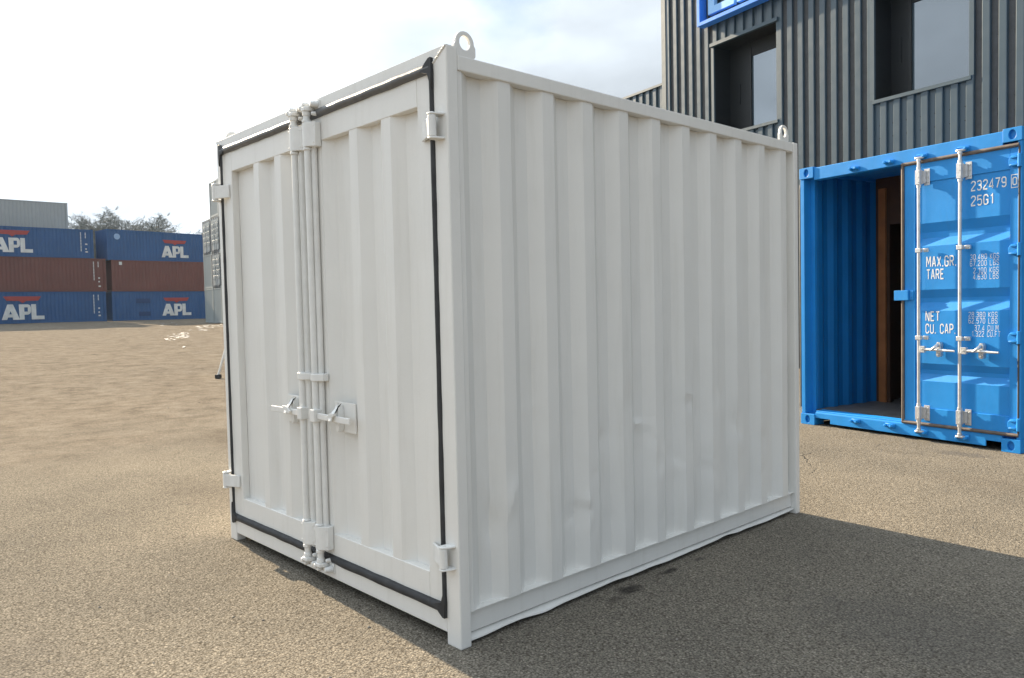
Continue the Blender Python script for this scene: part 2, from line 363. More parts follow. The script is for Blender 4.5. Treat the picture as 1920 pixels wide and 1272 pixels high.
    mo = nd(nt, 'ShaderNodeMath', operation='MULTIPLY'); Lk(ro.outputs[0], mo.inputs[0]); mo.inputs[1].default_value = .5
    mx3 = nd(nt, 'ShaderNodeMixRGB'); Lk(mo.outputs[0], mx3.inputs[0]); Lk(mx2.outputs[0], mx3.inputs[1]); mx3.inputs[2].default_value = (.055, .05, .045, 1)
    last = mx3.outputs[0]
    # spilt oil beside the rail and an old patch by the blue container
    wob = nd(nt, 'ShaderNodeTexNoise', Scale=14.0, Detail=4.0); Lk(src, wob.inputs['Vector'])
    for (px_, py_, ax_, ay_, amt, colr) in [(.06, 1.09, .055, .10, .75, (.028, .026, .025)), (.05, 1.46, .03, .10, .7, (.028, .026, .025)), (.10, .93, .04, .06, .4, (.035, .033, .03)), (.055, 1.75, .02, .06, .5, (.03, .03, .03)),
                                      (.14, 6.05, .30, .13, .6, (.10, .095, .09)), (-3.9, .4, .9, .35, .25, (.10, .085, .07)), (-1.3, -1.5, .5, .3, .22, (.11, .10, .09)), (1.4, 1.6, .7, .4, .25, (.10, .095, .09)), (.9, 4.9, .8, .3, .22, (.12, .10, .08)), (-6.2, 1.8, 1.2, .4, .3, (.10, .08, .06))]:
        sb = nd(nt, 'ShaderNodeVectorMath', operation='SUBTRACT'); Lk(src, sb.inputs[0]); sb.inputs[1].default_value = (px_, py_, 0)
        dv = nd(nt, 'ShaderNodeVectorMath', operation='MULTIPLY'); Lk(sb.outputs[0], dv.inputs[0]); dv.inputs[1].default_value = (1 / ax_, 1 / ay_, 0)
        ln = nd(nt, 'ShaderNodeVectorMath', operation='LENGTH'); Lk(dv.outputs[0], ln.inputs[0])
        aw = nd(nt, 'ShaderNodeMath', operation='MULTIPLY_ADD'); Lk(wob.outputs[0], aw.inputs[0]); aw.inputs[1].default_value = 1.6; Lk(ln.outputs['Value'], aw.inputs[2])
        ms = nd(nt, 'ShaderNodeMapRange'); ms.inputs[1].default_value = 1.9; ms.inputs[2].default_value = 1.3; ms.inputs[3].default_value = 0; ms.inputs[4].default_value = amt; Lk(aw.outputs[0], ms.inputs[0])
        mxx = nd(nt, 'ShaderNodeMixRGB'); Lk(ms.outputs[0], mxx.inputs[0]); Lk(last, mxx.inputs[1]); mxx.inputs[2].default_value = (*colr, 1); last = mxx.outputs[0]
    Lk(last, b.inputs['Base Color'])
    b.inputs['Roughness'].default_value = .9; b.inputs['Specular IOR Level'].default_value = .0
    # relief
    h1 = nd(nt, 'ShaderNodeMath', operation='MULTIPLY'); Lk(vo.outputs['Distance'], h1.inputs[0]); h1.inputs[1].default_value = -.6
    h2 = nd(nt, 'ShaderNodeMath', operation='MULTIPLY_ADD'); Lk(vo2.outputs['Distance'], h2.inputs[0]); h2.inputs[1].default_value = -.45; Lk(h1.outputs[0], h2.inputs[2])
    h3 = nd(nt, 'ShaderNodeMath', operation='MULTIPLY_ADD'); Lk(nf.outputs[0], h3.inputs[0]); h3.inputs[1].default_value = 1.0; Lk(h2.outputs[0], h3.inputs[2])
    h4 = nd(nt, 'ShaderNodeMath', operation='MULTIPLY_ADD'); Lk(mudn.outputs[0], h4.inputs[0]); Lk(h3.outputs[0], h4.inputs[2])
    mm = nd(nt, 'ShaderNodeMath', operation='MULTIPLY'); Lk(rm.outputs[0], mm.inputs[0]); mm.inputs[1].default_value = 3.5; Lk(mm.outputs[0], h4.inputs[1])
    h5 = nd(nt, 'ShaderNodeMath', operation='MULTIPLY_ADD'); Lk(mc2.outputs[0], h5.inputs[0]); h5.inputs[1].default_value = -1.5; Lk(h4.outputs[0], h5.inputs[2])
    bp = nd(nt, 'ShaderNodeBump'); bp.inputs['Strength'].default_value = .5; bp.inputs['Distance'].default_value = .012
    Lk(h5.outputs[0], bp.inputs['Height']); Lk(bp.outputs[0], b.inputs['Normal'])
    return mt
GROUND = ground_mat()
def puddle_mat():
    mt, nt, b = new_mat('puddle_water'); Lk = nt.links.new
    b.inputs['Base Color'].default_value = (.07, .058, .045, 1); b.inputs['Roughness'].default_value = .46
    b.inputs['Specular IOR Level'].default_value = 1.0
    tc = nd(nt, 'ShaderNodeTexCoord'); n = nd(nt, 'ShaderNodeTexNoise', Scale=9.0, Detail=3.0); Lk(tc.outputs['Object'], n.inputs['Vector'])
    bp = nd(nt, 'ShaderNodeBump'); bp.inputs['Strength'].default_value = 1.0; bp.inputs['Distance'].default_value = .05
    Lk(n.outputs[0], bp.inputs['Height']); Lk(bp.outputs[0], b.inputs['Normal'])
    return mt
PUDDLE = puddle_mat()

# ------------------------------------------------------------------ ground: one sheet out to the horizon
def gz(x, y):
    t = max(0.0, -x - 12.0)
    t = min(t, 60.0)
    h = .0178 * t * min(1, t / 6.0)
    return h
def smooth_bumps(x, y):
    w = max(0.0, min(1.0, (-x - 6.0) / 10.0))
    if w == 0: return 0
    return w * (.035 * mnoise.noise((x * .35, y * .5, 3.1)) +   .018 * mnoise.noise((x * 1.1, y * 1.5, 7.7)))
def axis_pts(lo, hi, fine_lo, fine_hi, step):
    a = []; x = fine_lo; s = step
    while x > lo: x -= s; s *= 1.12; a.append(max(x, lo))
    a = a[::-1]; x = fine_lo
    while x < fine_hi: a.append(x); x += step
    a.append(fine_hi); x = fine_hi; s = step
    while x < hi: x += s; s *= 1.25; a.append(min(x, hi))
    return a
gx = axis_pts(-900, 600, -40, 4, .4); gy = axis_pts(-600, 900, -6, 24, .4)
g = MB(); nx = len(gx)
gv = [(x, y, gz(x, y) + smooth_bumps(x, y)) for y in gy for x in gx]
gf = [(j * nx + i, j * nx + i + 1, (j + 1) * nx + i + 1, (j + 1) * nx + i) for j in range(len(gy) - 1) for i in range(nx - 1)]
g.add(gv, gf)
go = g.build('ground', GROUND, smooth=60); tag(go, kind='structure')

def puddle(cx, cy, rx, ry, seed, ang=0):
    mb = MB(); n = 56; pts = []
    z = max(gz(cx, cy) + smooth_bumps(cx + dx, cy + dy) for dx in (-rx * .4, 0, rx * .4) for dy in (-ry * .4, 0, ry * .4)) + .004
    for i in range(n):
        a = 2 * math.pi * i / n
        k = 1 + .38 * mnoise.noise((math.cos(a) * 1.6 + seed, math.sin(a) * 1.6, seed)) + .22 * mnoise.noise((math.cos(a) * 5 + seed, math.sin(a) * 5, seed))
        x, y = rx * k * math.cos(a), ry * k * math.sin(a)
        pts.append((cx + x * math.cos(ang) - y * math.sin(ang), cy + x * math.sin(ang) + y * math.cos(ang)))
    v = [(cx, cy, gz(cx, cy) + .012)] + [(x, y, gz(x, y) + .012) for x, y in pts]
    mb.add(v, [(0, 1 + i, 1 + (i + 1) % n) for i in range(n)])
    o = mb.build('puddle_water', PUDDLE); tag(o, kind='structure')
rnd = random.Random(31)
for cx, cy, rx, ry, n_ in [(-36.0, 11.6, 4.4, .55, 44), (-47, 17.4, 7.5, 1.0, 22), (-57, 18.6, 4.5, .9, 12), (-62.0, 16.8, 2.6, 1.0, 8)]:
    for k in range(n_):                                  # broken-up shallow water lying in the ruts
        a_, q = rnd.random() * 6.283, rnd.random() ** .6; u_x, u_y = rx * q * math.cos(a_), ry * q * math.sin(a_)
        puddle(cx + u_x * math.cos(-.42) - u_y * math.sin(-.42), cy + u_x * math.sin(-.42) + u_y * math.cos(-.42), rx * rnd.uniform(.04, .15), ry * rnd.uniform(.05, .16), rnd.random() * 50, -.42 + rnd.uniform(-.2, .2))
for a in [(-27, 8.6, .5, .05, 8.0, -.4),]:
    puddle(*a)

# ------------------------------------------------------------------ the white container
WW, HH, LL = 2.438, 2.625, 3.091
wc = empty('storage_container', (0, 0, 0))
tag(wc, 'freshly painted white ten foot steel container with closed doors edged in black rubber', 'container')
def post(x0, x1, y0, y1, z1=HH):
    b = MB()
    if y0 == 0:
        i = (x0 if x1 > -.01 else x1); o_ = (x1 if x1 > -.01 else x0)
        b.prism([(i, 0), (o_, 0), (o_, z1), (i, z1 - .059)], 'y', y0, y1)
    else: b.box(x0, x1, y0, y1, 0, z1)
    return b.build('corner_post', WHITE, wc, bevel=.006, seg=2)
post(-.098, 0, 0, .062); post(-WW, -WW + .098, 0, .062)
post(-.07, .004, LL - .055, LL, HH - .03); post(-WW - .004, -WW + .07, LL - .055, LL, HH - .03)
b = MB(); b.prism([(-WW + .0985, HH - .0592), (-.0985, HH - .0592), (-.0012, HH - .0003), (-WW + .0012, HH - .0003)], 'y', .0004, .06); b.build('header', WHITE, wc, bevel=.0012)
random.seed(3)
for sd in (0, 1):
    pts = []; rr = []
    for k in range(60):
        t = k / 59; x = -.005 - .090 * t; z = HH - .003 - .057 * t
        pts.append(((x if sd == 0 else -WW - x), -.0015, z)); rr.append(.0034 + .0012 * (k % 2) + .0008 * random.random())
    b = MB(); b.tube(pts, rr, 6); b.build('weld_bead', WHITE_HW, wc, smooth=60)
b = MB(); b.box(-WW + .0985, -.0985, .0015, .06, .054, .150); b.build('sill', WHITE, wc, bevel=.004, seg=2)
# rails
for sx in (0, 1):
    X = (lambda x: x) if sx == 0 else (lambda x: -WW - x)
    b = MB(); b.box(*sorted((X(-.055), X(-.001))), .0625, LL - .0555, 2.527, 2.592); b.build('top_rail', WHITE, wc, bevel=.005, seg=2)
    b = MB(); b.box(*sorted((X(-.070), X(-.034))), .0625, LL - .0555, .048, .149); b.build('bottom_rail', WHITE, wc, bevel=.003)
    # the bent lower flange of the rail
    b = MB(); vs = []; fs = []; n = 110
    for k in range(n + 1):
        y = .063 + (LL - .12) * k / n
        w = .55 + .45 * mnoise.noise((y * .9, 1.3, 0))
        dz = .016 * mnoise.noise((y * 2.1, 0, 5.5)) * w + .006 * mnoise.noise((y * 6.5, 2, 5.5)) - .012 * max(0, 1 - y / 1.2) * .4
        dx = .006 * mnoise.noise((y * 2.7, 4, 1.5)) + .003 * mnoise.noise((y * 9, 4, 1.5))
        zt = .036
        vs += [(X(-.050), y, zt + .004), (X(-.022 + dx), y, zt - .004 + dz), (X(-.020 + dx), y, zt - .0105 + dz), (X(-.050), y, zt - .006)]
    for k in range(n):
        for j in range(3):
            fs.append((4 * k + j, 4 * k + 4 + j, 4 * k + 5 + j, 4 * k + 1 + j))
    b.add(vs, fs); b.build('rail_flange', WHITE, wc, smooth=30)
# side panels: corrugated, dented low down on the side the photo shows
rnd = random.Random(77)
DENT = [(.22, .52, .035, .10, -.010), (.33, .62, .04, .07, .007), (.80, .42, .05, .06, -.009), (.86, .50, .03, .04, .007), (1.02, .80, .06, .05, -.007),
        (1.32, .83, .05, .03, .007), (1.48, .60, .05, .07, -.008), (1.78, .92, .06, .05, -.008), (1.66, .55, .04, .06, .007), (2.06, .95, .04, .07, -.006), (1.22, .98, .05, .07, -.005),
        (2.30, .72, .06, .10, -.008), (2.65, .62, .05, .08, -.006), (.55, .66, .04, .12, -.006), (2.0, .50, .08, .07, -.006), (1.1, .35, .05, .06, -.004)]
# sharp creases: (y0, z0, y1, z1, half width, height)
CREASE = [(.17, .78, .26, .55, .014, .006), (.26, .55, .22, .42, .012, -.005), (.30, .50, .37, .72, .012, .005), (.78, .50, .90, .44, .012, -.006), (.90, .44, .86, .33, .010, .005), (.74, .36, .84, .42, .010, .005),
          (1.25, .86, 1.40, .82, .012, .006), (1.40, .82, 1.44, .70, .012, -.005), (1.52, .72, 1.50, .48, .014, .006), (1.64, .62, 1.74, .55, .012, -.005), (1.72, .98, 1.90, .93, .012, .006), (1.90, .93, 1.92, .78, .010, -.005),
          (2.04, 1.04, 2.12, .86, .012, .005), (2.26, .80, 2.34, .62, .014, -.006), (2.60, .70, 2.70, .56, .012, .005), (.52, .82, .58, .56, .012, .005), (1.00, .90, 1.08, .74, .012, .005), (1.95, .56, 2.08, .48, .012, .005), (.98, 1.12, 1.04, 1.02, .010, .004)]
for k in range(26):
    y0, z0 = rnd.uniform(.1, 2.9), rnd.uniform(.22, 1.05); a_ = rnd.uniform(0, 3.14); l_ = rnd.uniform(.05, .14)
    CREASE.append((y0, z0, y0 + l_ * math.cos(a_), z0 + l_ * math.sin(a_), .012, rnd.uniform(-.0035, .0035)))
def dent_fn(u, d, z):
    low = max(0, min(1, (1.35 - z) / .9))
    e = .0030 * mnoise.noise((u * 3.1, z * 1.3, 2.0)) * (.4 + low) + .0025 * low * mnoise.noise((u * 7, z * 5.5, 9.0))
    for a, c, ra, rc, q in DENT:
        t = ((u - a) / ra) ** 2 + ((z - c) / rc) ** 2
        if t < 5: e += q * math.exp(-t)
    if z < 1.3:
        for y0, z0, y1, z1, hw, h in CREASE:
            if abs(u - y0) > .3 or abs(z - z0) > .35: continue
            dx, dz_ = y1 - y0, z1 - z0; t = max(0, min(1, ((u - y0) * dx + (z - z0) * dz_) / (dx * dx + dz_ * dz_)))
            r = math.hypot(u - y0 - t * dx, z - z0 - t * dz_) / (hw * 2.2)
            if r < 1: e += h * (1 - r) * (1 - abs(2 * t - 1) ** 3)
    flat = .12 * low * (.5 + .5 * mnoise.noise((u * 1.7, z * 1.5, 4.0)))
    e += -(d + .022) * flat
    edge = min(1, (z - .15) / .05, (2.528 - z) / .05)
    return e * max(0, edge)
pr = corr_profile(.062, LL - .056, .014, (.075, .068, .075, .068), .046)
b = MB(); sheet_grid(b, pr, .149, 2.528, lambda u, d, z: (-.010 + d, u, z), nz=110, sub=4, fn=dent_fn)
b.build('side_panel', WHITE, wc, smooth=17)
b = MB(); sheet_grid(b, pr, .149, 2.528, lambda u, d, z: (-WW + .010 - d, u, z)); b.build('side_panel', WHITE, wc)
b = MB(); sheet_grid(b, corr_profile(-WW + .07, -.07, -1.2, (.075, .068, .075, .068), .036), .10, 2.55, lambda u, d, z: (u, LL - .012 + d, z)); b.build('end_panel', WHITE, wc)
# ledges where the corrugations meet the rails, roof, floor
b = MB(); b.box(-.070, -.012, .063, LL - .056, .1495, .1535); b.build('panel_ledge', WHITE, wc)
b = MB(); b.box(-WW + .056, -.056, .0605, LL - .02, 2.565, 2.585); b.build('roof', WHITE, wc)
b = MB(); b.box(-WW + .054, -.054, .0605, LL - .02, .085, .13)
for k in range(8): b.box(-WW + .056, -.056, .25 + k * .36, .29 + k * .36, .05, .0845)
b.build('underframe', UNDER, wc)
# lifting lugs
def lug(xc, yc, zb, th):
    n = 28; outer = []; inner = []
    for i in range(n):
        a = 2 * math.pi * i / n
        c, s_ = math.cos(a), math.sin(a)
        if s_ >= -.05: outer.append((yc + .052 * c, zb + .062 + .052 * s_))
        else:
            k = 1 / max(abs(c) / .060, abs(s_) / .062); k = min(k, 1 / (abs(s_) / .062)) if abs(s_) > .5 else k
            outer.append((yc + max(-.060, min(.060, k * c)), zb + .062 + max(-.062, k * s_)))
        inner.append((yc + .030 * c, zb + .064 + .031 * s_))
    b = MB(); b.ring(outer, inner, 'x', xc - th / 2, xc + th / 2)
    return b.build('lifting_lug', WHITE_HW, wc, bevel=.003, seg=2)
lug(-.012, .108, 2.588, .018); lug(-WW + .012, .108, 2.588, .018)
lug(-.016, LL - .165, 2.585, .018); lug(-WW + .016, LL - .165, 2.585, .018)

# doors
def door(xl, xr, pl, pr_, prof, gx_, sgn, rod_x, hinge_x, lev):
    """one door: frame and corrugated panel in one mesh; fittings are its parts"""
    y0, y1 = .006, .052
    zb, zt = .168, 2.540; pb, pt = .300, 2.405
    b = MB()
    b.box(xl, pl, y0, y1, zb, zt); b.box(pr_, xr, y0, y1, zb, zt)
    b.box(pl + .0004, pr_ - .0004, y0 + .0003, y1, pt, zt - .0003); b.box(pl + .0004, pr_ - .0004, y0 + .0003, y1, zb + .0003, pb)
    D = b.build('door', WHITE, wc, bevel=.003)
    b = MB()
    def fn(u, d, z):
        return .0018 * mnoise.noise((u * 4, z * 2, 6 + sgn)) * max(0, min(1, (z - pb) / .05, (pt - z) / .05))
    sheet_grid(b, prof, pb - .002, pt + .002, lambda u, d, z: (u, .0085 - d, z), nz=40, sub=2, fn=fn)
    b.box(pl, pr_, .054, .060, pb, pt)
    b.build('door_panel', WHITE, D, smooth=25)
    # rubber gasket round the outer edges
    mid = -1.19 if sgn > 0 else -1.20
    path = []; rad = []
    def seg(p, q, n, r):
        for k in range(n):
            t = k / n
            x = p[0] + (q[0] - p[0]) * t; z = p[1] + (q[1] - p[1]) * t
            w = mnoise.noise((x * 9, z * 9, 1.0))
            path.append((x + .0012 * w, .004 + .0015 * mnoise.noise((x * 5, z * 5, 8)), z + .0025 * mnoise.noise((x * 7, z * 3, 4)))); rad.append(r * (1 + .10 * w))
    zt2, zb2 = 2.551, .160
    for (p, q, n, r, rm_) in (((mid, zt2), (gx_, zt2), 24, .0235, RUBBER_TOP), ((gx_, zb2), (mid, zb2), 24, .0225, RUBBER)):
        path = []; rad = []; seg(p, q, n, r); path.append((q[0], .004, q[1])); rad.append(r)
        b = MB(); b.tube(path, rad, 12, sq=(1, .9, 1)); b.build('gasket', rm_, D, smooth=50)
    path = []; rad = []; seg((gx_, zt2 + .005), (gx_, zb2 - .005), 60, .0165); path.append((gx_, .004, zb2 - .005)); rad.append(.0165)
    b = MB(); b.tube(path, rad, 10, sq=(1, .95, 1))
    for zc, s_ in ((zt2, 1), (zb2, -1)):           # pinched corner fins
        b.prism([(gx_ - sgn * .070, zc - s_ * .012), (gx_ - sgn * .035, zc + s_ * .020), (gx_ - sgn * .004, zc + s_ * .040), (gx_ + sgn * .013, zc + s_ * .040), (gx_ + sgn * .017, zc - s_ * .03), (gx_ + sgn * .012, zc - s_ * .10), (gx_ - sgn * .014, zc - s_ * .03)][::1], 'y', -.0165, .003)
    b.build('gasket', RUBBER, D, smooth=50, bevel=.003)
    # locking rod and the half-round stop behind it
    ry = -.040
    b = MB(); b.tube([(rod_x, ry, .135), (rod_x, ry, 2.565)], .0175, 16); b.build('locking_rod', WHITE_HW, D, smooth=40)
    b = MB(); b.tube([(rod_x + (.027 if sgn < 0 else .018), -.012, .22), (rod_x + (.027 if sgn < 0 else .018), -.012, 2.49)], .0165, 12); b.build('stop_bar', WHITE_HW, D, smooth=40)
    # guides: bent plates wrapped round rod and bar
    def guide(z0, z1, nm='rod_guide', w0=-.027, w1=.068):
        b = MB()
        pl_ = [(rod_x + w0, .004), (rod_x + w0, -.046), (rod_x + w0 + .010, -.060), (rod_x + .020, -.062), (rod_x + .040, -.050), (rod_x + w1 - .014, -.036), (rod_x + w1, -.030), (rod_x + w1, .004)]
        b.prism(pl_, 'z', z0, z1)
        if z1 - z0 > .1:
            for zz in (z0 + .02, z1 - .02):
                b.tube([(rod_x + w1 - .012, -.030, zz), (rod_x + w1 - .012, -.037, zz)], .006, 8)
                b.tube([(rod_x + w0 + .004, -.050, zz), (rod_x + w0 - .004, -.056, zz)], .006, 8)
        return b.build(nm, WHITE_HW, D, bevel=.004, smooth=40, seg=2)
    guide(2.372, 2.500); guide(.215, .342); guide(1.128, 1.168, 'rod_strap', -.026, .070)
    # collars
    for z0, z1 in ((2.500, 2.517), (2.355, 2.371), (.343, .352), (.196, .214)):
        b = MB(); b.tube([(rod_x, ry, z0), (rod_x, ry, z1)], .0245, 16); b.build('rod_collar', WHITE_HW, D, bevel=.003, smooth=40)
    # cam ends and their keepers
    for zc, s_ in ((2.565, 1), (.135, -1)):
        b = MB()
        b.tube([(rod_x, ry, zc - s_ * .03), (rod_x, ry, zc - s_ * .005)], [.021, .023], 14)
        b.prism([(rod_x - .030, -.058), (rod_x - .012, -.066), (rod_x + .022, -.062), (rod_x + .034, -.036), (rod_x + .030, -.010), (rod_x - .022, -.012)], 'z', *sorted((zc - s_ * .006, zc + s_ * .016)))
        b.prism([(rod_x - .040, -.064), (rod_x - .022, -.070), (rod_x - .014, -.030), (rod_x - .032, -.026)], 'z', *sorted((zc + s_ * .004, zc + s_ * .026)))
        b.build('cam_end', WHITE_HW, D, bevel=.004, smooth=50, seg=2)
        b = MB()
        b.box(rod_x - .036, rod_x + .078, -.006, .0012, *sorted((zc - s_ * .006, zc + s_ * .050)))
        b.tube([(rod_x + .058, -.004, zc + s_ * .026), (rod_x + .050, -.046, zc + s_ * .026)], [.020, .014], 8)
        b.tube([(rod_x - .024, -.004, zc + s_ * .036), (rod_x - .022, -.052, zc + s_ * .034)], [.017, .012], 8)
        b.tube([(rod_x + .050, -.004, zc - s_ * .020), (rod_x + .046, -.036, zc - s_ * .022)], [.014, .010], 8)
        b.prism([(rod_x + .010, zc + s_ * .020), (rod_x + .066, zc + s_ * .014), (rod_x + .070, zc + s_ * .036), (rod_x + .012, zc + s_ * .044)], 'y', -.034, -.004)
        b.build('cam_keeper', WHITE_HW, wc, bevel=.004, smooth=50, seg=2)
    # handle, hub, catch on its plate
    zh = .943
    b = MB()
    b.box(*sorted((rod_x - .018, rod_x + .030)), -.070, -.020, zh - .034, zh + .034)
    b.build('handle_hub', WHITE_HW, D, bevel=.005, seg=2)
    b = MB(); e = rod_x + lev * .36; a_ = rod_x + (.0305 if lev > 0 else -.0185)
    b.prism([(a_, -.052), (a_, -.042), (e, -.046), (e, -.056)], 'z', zh - .018, zh + .016)
    b.build('handle', WHITE_HW, D, bevel=.004, seg=2)
    b = MB(); px0, px1 = sorted((rod_x + lev * (.125 if lev > 0 else .075), rod_x + lev * (.3275 if lev > 0 else .265)))
    b.box(px0, px1, .0035, .0118, .868, 1.024); b.build('handle_plate', WHITE, D, bevel=.0015)
    cx = rod_x + lev * (.200 if lev > 0 else .15)
    b = MB()
    b.prism([(cx - .010, zh + .066), (cx + .008, zh + .070), (cx + .018, zh + .050), (cx + .018, zh - .050), (cx + .008, zh - .072), (cx - .008, zh - .070), (cx - .014, zh - .04), (cx - .014, zh + .04)], 'y', -.030, .003)
    b.prism([(-.030, zh + .062), (-.018, zh + .070), (-.064, zh + .022), (-.078, zh - .010), (-.070, zh - .014), (-.060, zh + .010)], 'x', cx - .012, cx + .014)
    b.prism([(cx - lev * .048, zh + .004), (cx - lev * .036, zh - .014), (cx + lev * .03, zh + .016), (cx + lev * .036, zh + .030), (cx, zh + .030)], 'y', -.072, -.058)
    b.build('handle_catch', WHITE_HW, D, bevel=.003, smooth=50)
    # hinges
    for z0, z1 in ((2.232, 2.336), (.358, .458)):
        b = MB(); hx = hinge_x; zc = (z0 + z1) / 2
        b.tube([(hx, -.042, z0 + .006), (hx, -.042, z1 - .006)], .0185, 14)
        b.tube([(hx, -.042, z0 - .006), (hx, -.042, z1 + .008)], .0105, 10)
        for za, zb_ in ((z0 - .004, z0 + .0055), (z1 - .0055, z1 + .004)):
            b.prism([(hx - .020, -.050), (hx + sgn * .050 if sgn > 0 else hx - .050, .0005), (hx + .020, -.050)] if False else
                    [(hx - .022, -.040), (hx - .012, -.060), (hx + .012, -.060), (hx + .022, -.040), (hx + sgn * .010 + .026, .0), (hx + sgn * .010 - .026, .0)], 'z', za, zb_)
        e = hx - sgn * .125
        b.prism([(hx - sgn * .012, -.052), (hx - sgn * .012, -.036), (hx - sgn * .05, -.020), (e, .004), (e, -.006), (hx - sgn * .055, -.034)], 'z', z0 + .010, z1 - .012)
        b.build('hinge', WHITE_HW, D, bevel=.003, smooth=45, seg=2)
    return D
d = .042
profL = [(-2.228, -d), (-1.985, -d), (-1.914, 0), (-1.845, 0), (-1.777, -d), (-1.705, -d), (-1.637, 0), (-1.56, 0), (-1.49, -d), (-1.395, -d)]
profR = [(-1.098, 0), (-1.085, 0), (-1.015, -d), (-.88, -d), (-.811, 0), (-.736, 0), (-.668, -d), (-.59, -d), (-.521, 0), (-.445, 0), (-.377, -d), (-.226, -d)]
door(-2.352, -1.190, -2.228, -1.395, profL, -2.361, -1, -1.294, -2.382, -1)
door(-1.180, -.118, -1.098, -.226, profR, -.1065, 1, -1.150, -.056, 1)

# ------------------------------------------------------------------ stroke lettering
GL = {
 '0': [[(0,1),(0,6),(1,7),(3,7),(4,6),(4,1),(3,0),(1,0),(0,1)]],
 '1': [[(.8,5.6),(2.4,7),(2.4,0)]],
 '2': [[(0,5.6),(0,6),(1,7),(3,7),(4,6),(4,4.7),(0,.9),(0,0),(4,0)]],
 '3': [[(0,6),(1,7),(3,7),(4,6),(4,4.5),(3.1,3.6),(1.3,3.6)],[(3.1,3.6),(4,2.7),(4,1),(3,0),(1,0),(0,1)]],
 '4': [[(3,0),(3,7),(0,2.2),(0,1.6),(4,1.6)]],
 '5': [[(4,7),(.2,7),(0,3.8),(.8,4.3),(3,4.3),(4,3.4),(4,1),(3,0),(1,0),(0,1)]],
 '6': [[(4,6),(3,7),(1,7),(0,6),(0,1),(1,0),(3,0),(4,1),(4,3),(3,4),(1,4),(0,3.2)]],
 '7': [[(0,7),(4,7),(1.4,0)]],
 '8': [[(1,3.7),(0,4.6),(0,6),(1,7),(3,7),(4,6),(4,4.6),(3,3.7),(1,3.7),(0,2.8),(0,1),(1,0),(3,0),(4,1),(4,2.8),(3,3.7)]],
 '9': [[(0,1),(1,0),(3,0),(4,1),(4,6),(3,7),(1,7),(0,6),(0,4),(1,3),(3,3),(4,3.8)]],
 '.': [[(.1,.35),(.9,.35)]],
 'A': [[(0,0),(1.7,7),(2.3,7),(4,0)],[(.75,2.2),(3.25,2.2)]],
 'B': [[(0,0),(0,7),(3,7),(4,6),(4,4.6),(3.2,3.7),(4,2.8),(4,1),(3,0),(0,0)],[(.3,3.7),(3.0,3.7)]],
 'C': [[(4,5.2),(4,6),(3,7),(1,7),(0,6),(0,1),(1,0),(3,0),(4,1),(4,1.8)]],
 'E': [[(3.7,7),(0,7),(0,0),(3.7,0)],[(.3,3.6),(3.0,3.6)]],
 'F': [[(3.7,7),(0,7),(0,0)],[(.3,3.6),(3.0,3.6)]],
 'G': [[(4,5.2),(4,6),(3,7),(1,7),(0,6),(0,1),(1,0),(3,0),(4,1),(4,3.3),(2.2,3.3)]],
 'K': [[(0,0),(0,7)],[(4,7),(.5,3.4),(4,0)]],
 'L': [[(0,7),(0,0),(3.6,0)]],
 'M': [[(0,0),(0,7),(.6,7),(2.4,2.4),(4.2,7),(4.8,7),(4.8,0)]],
 'N': [[(0,0),(0,7),(.5,7),(3.5,0),(4,0),(4,7)]],
 'P': [[(0,0),(0,7),(3,7),(4,6),(4,4.3),(3,3.3),(0.3,3.3)]],
 'R': [[(0,0),(0,7),(3,7),(4,6),(4,4.4),(3,3.4),(0.3,3.4)],[(2.2,3.2),(4,0)]],
 'S': [[(4,5.4),(4,6),(3,7),(1,7),(0,6),(0,4.6),(1,3.8),(3,3.3),(4,2.5),(4,1),(3,0),(1,0),(0,1),(0,1.6)]],
 'T': [[(2,0),(2,6.9)],[(0,7),(4,7)]],
 'U': [[(0,7),(0,1),(1,0),(3,0),(4,1),(4,7)]],
 'X': [[(0,0),(4,7)],[(0,7),(4,0)]],
}
def glyph_w(c): return {'.': 1.0, ' ': 2.2, 'M': 4.8, '1': 3.0}.get(c, 4.0)
def text_width(t, gap): return sum(glyph_w(c) for c in t) + gap * (len(t) - 1)
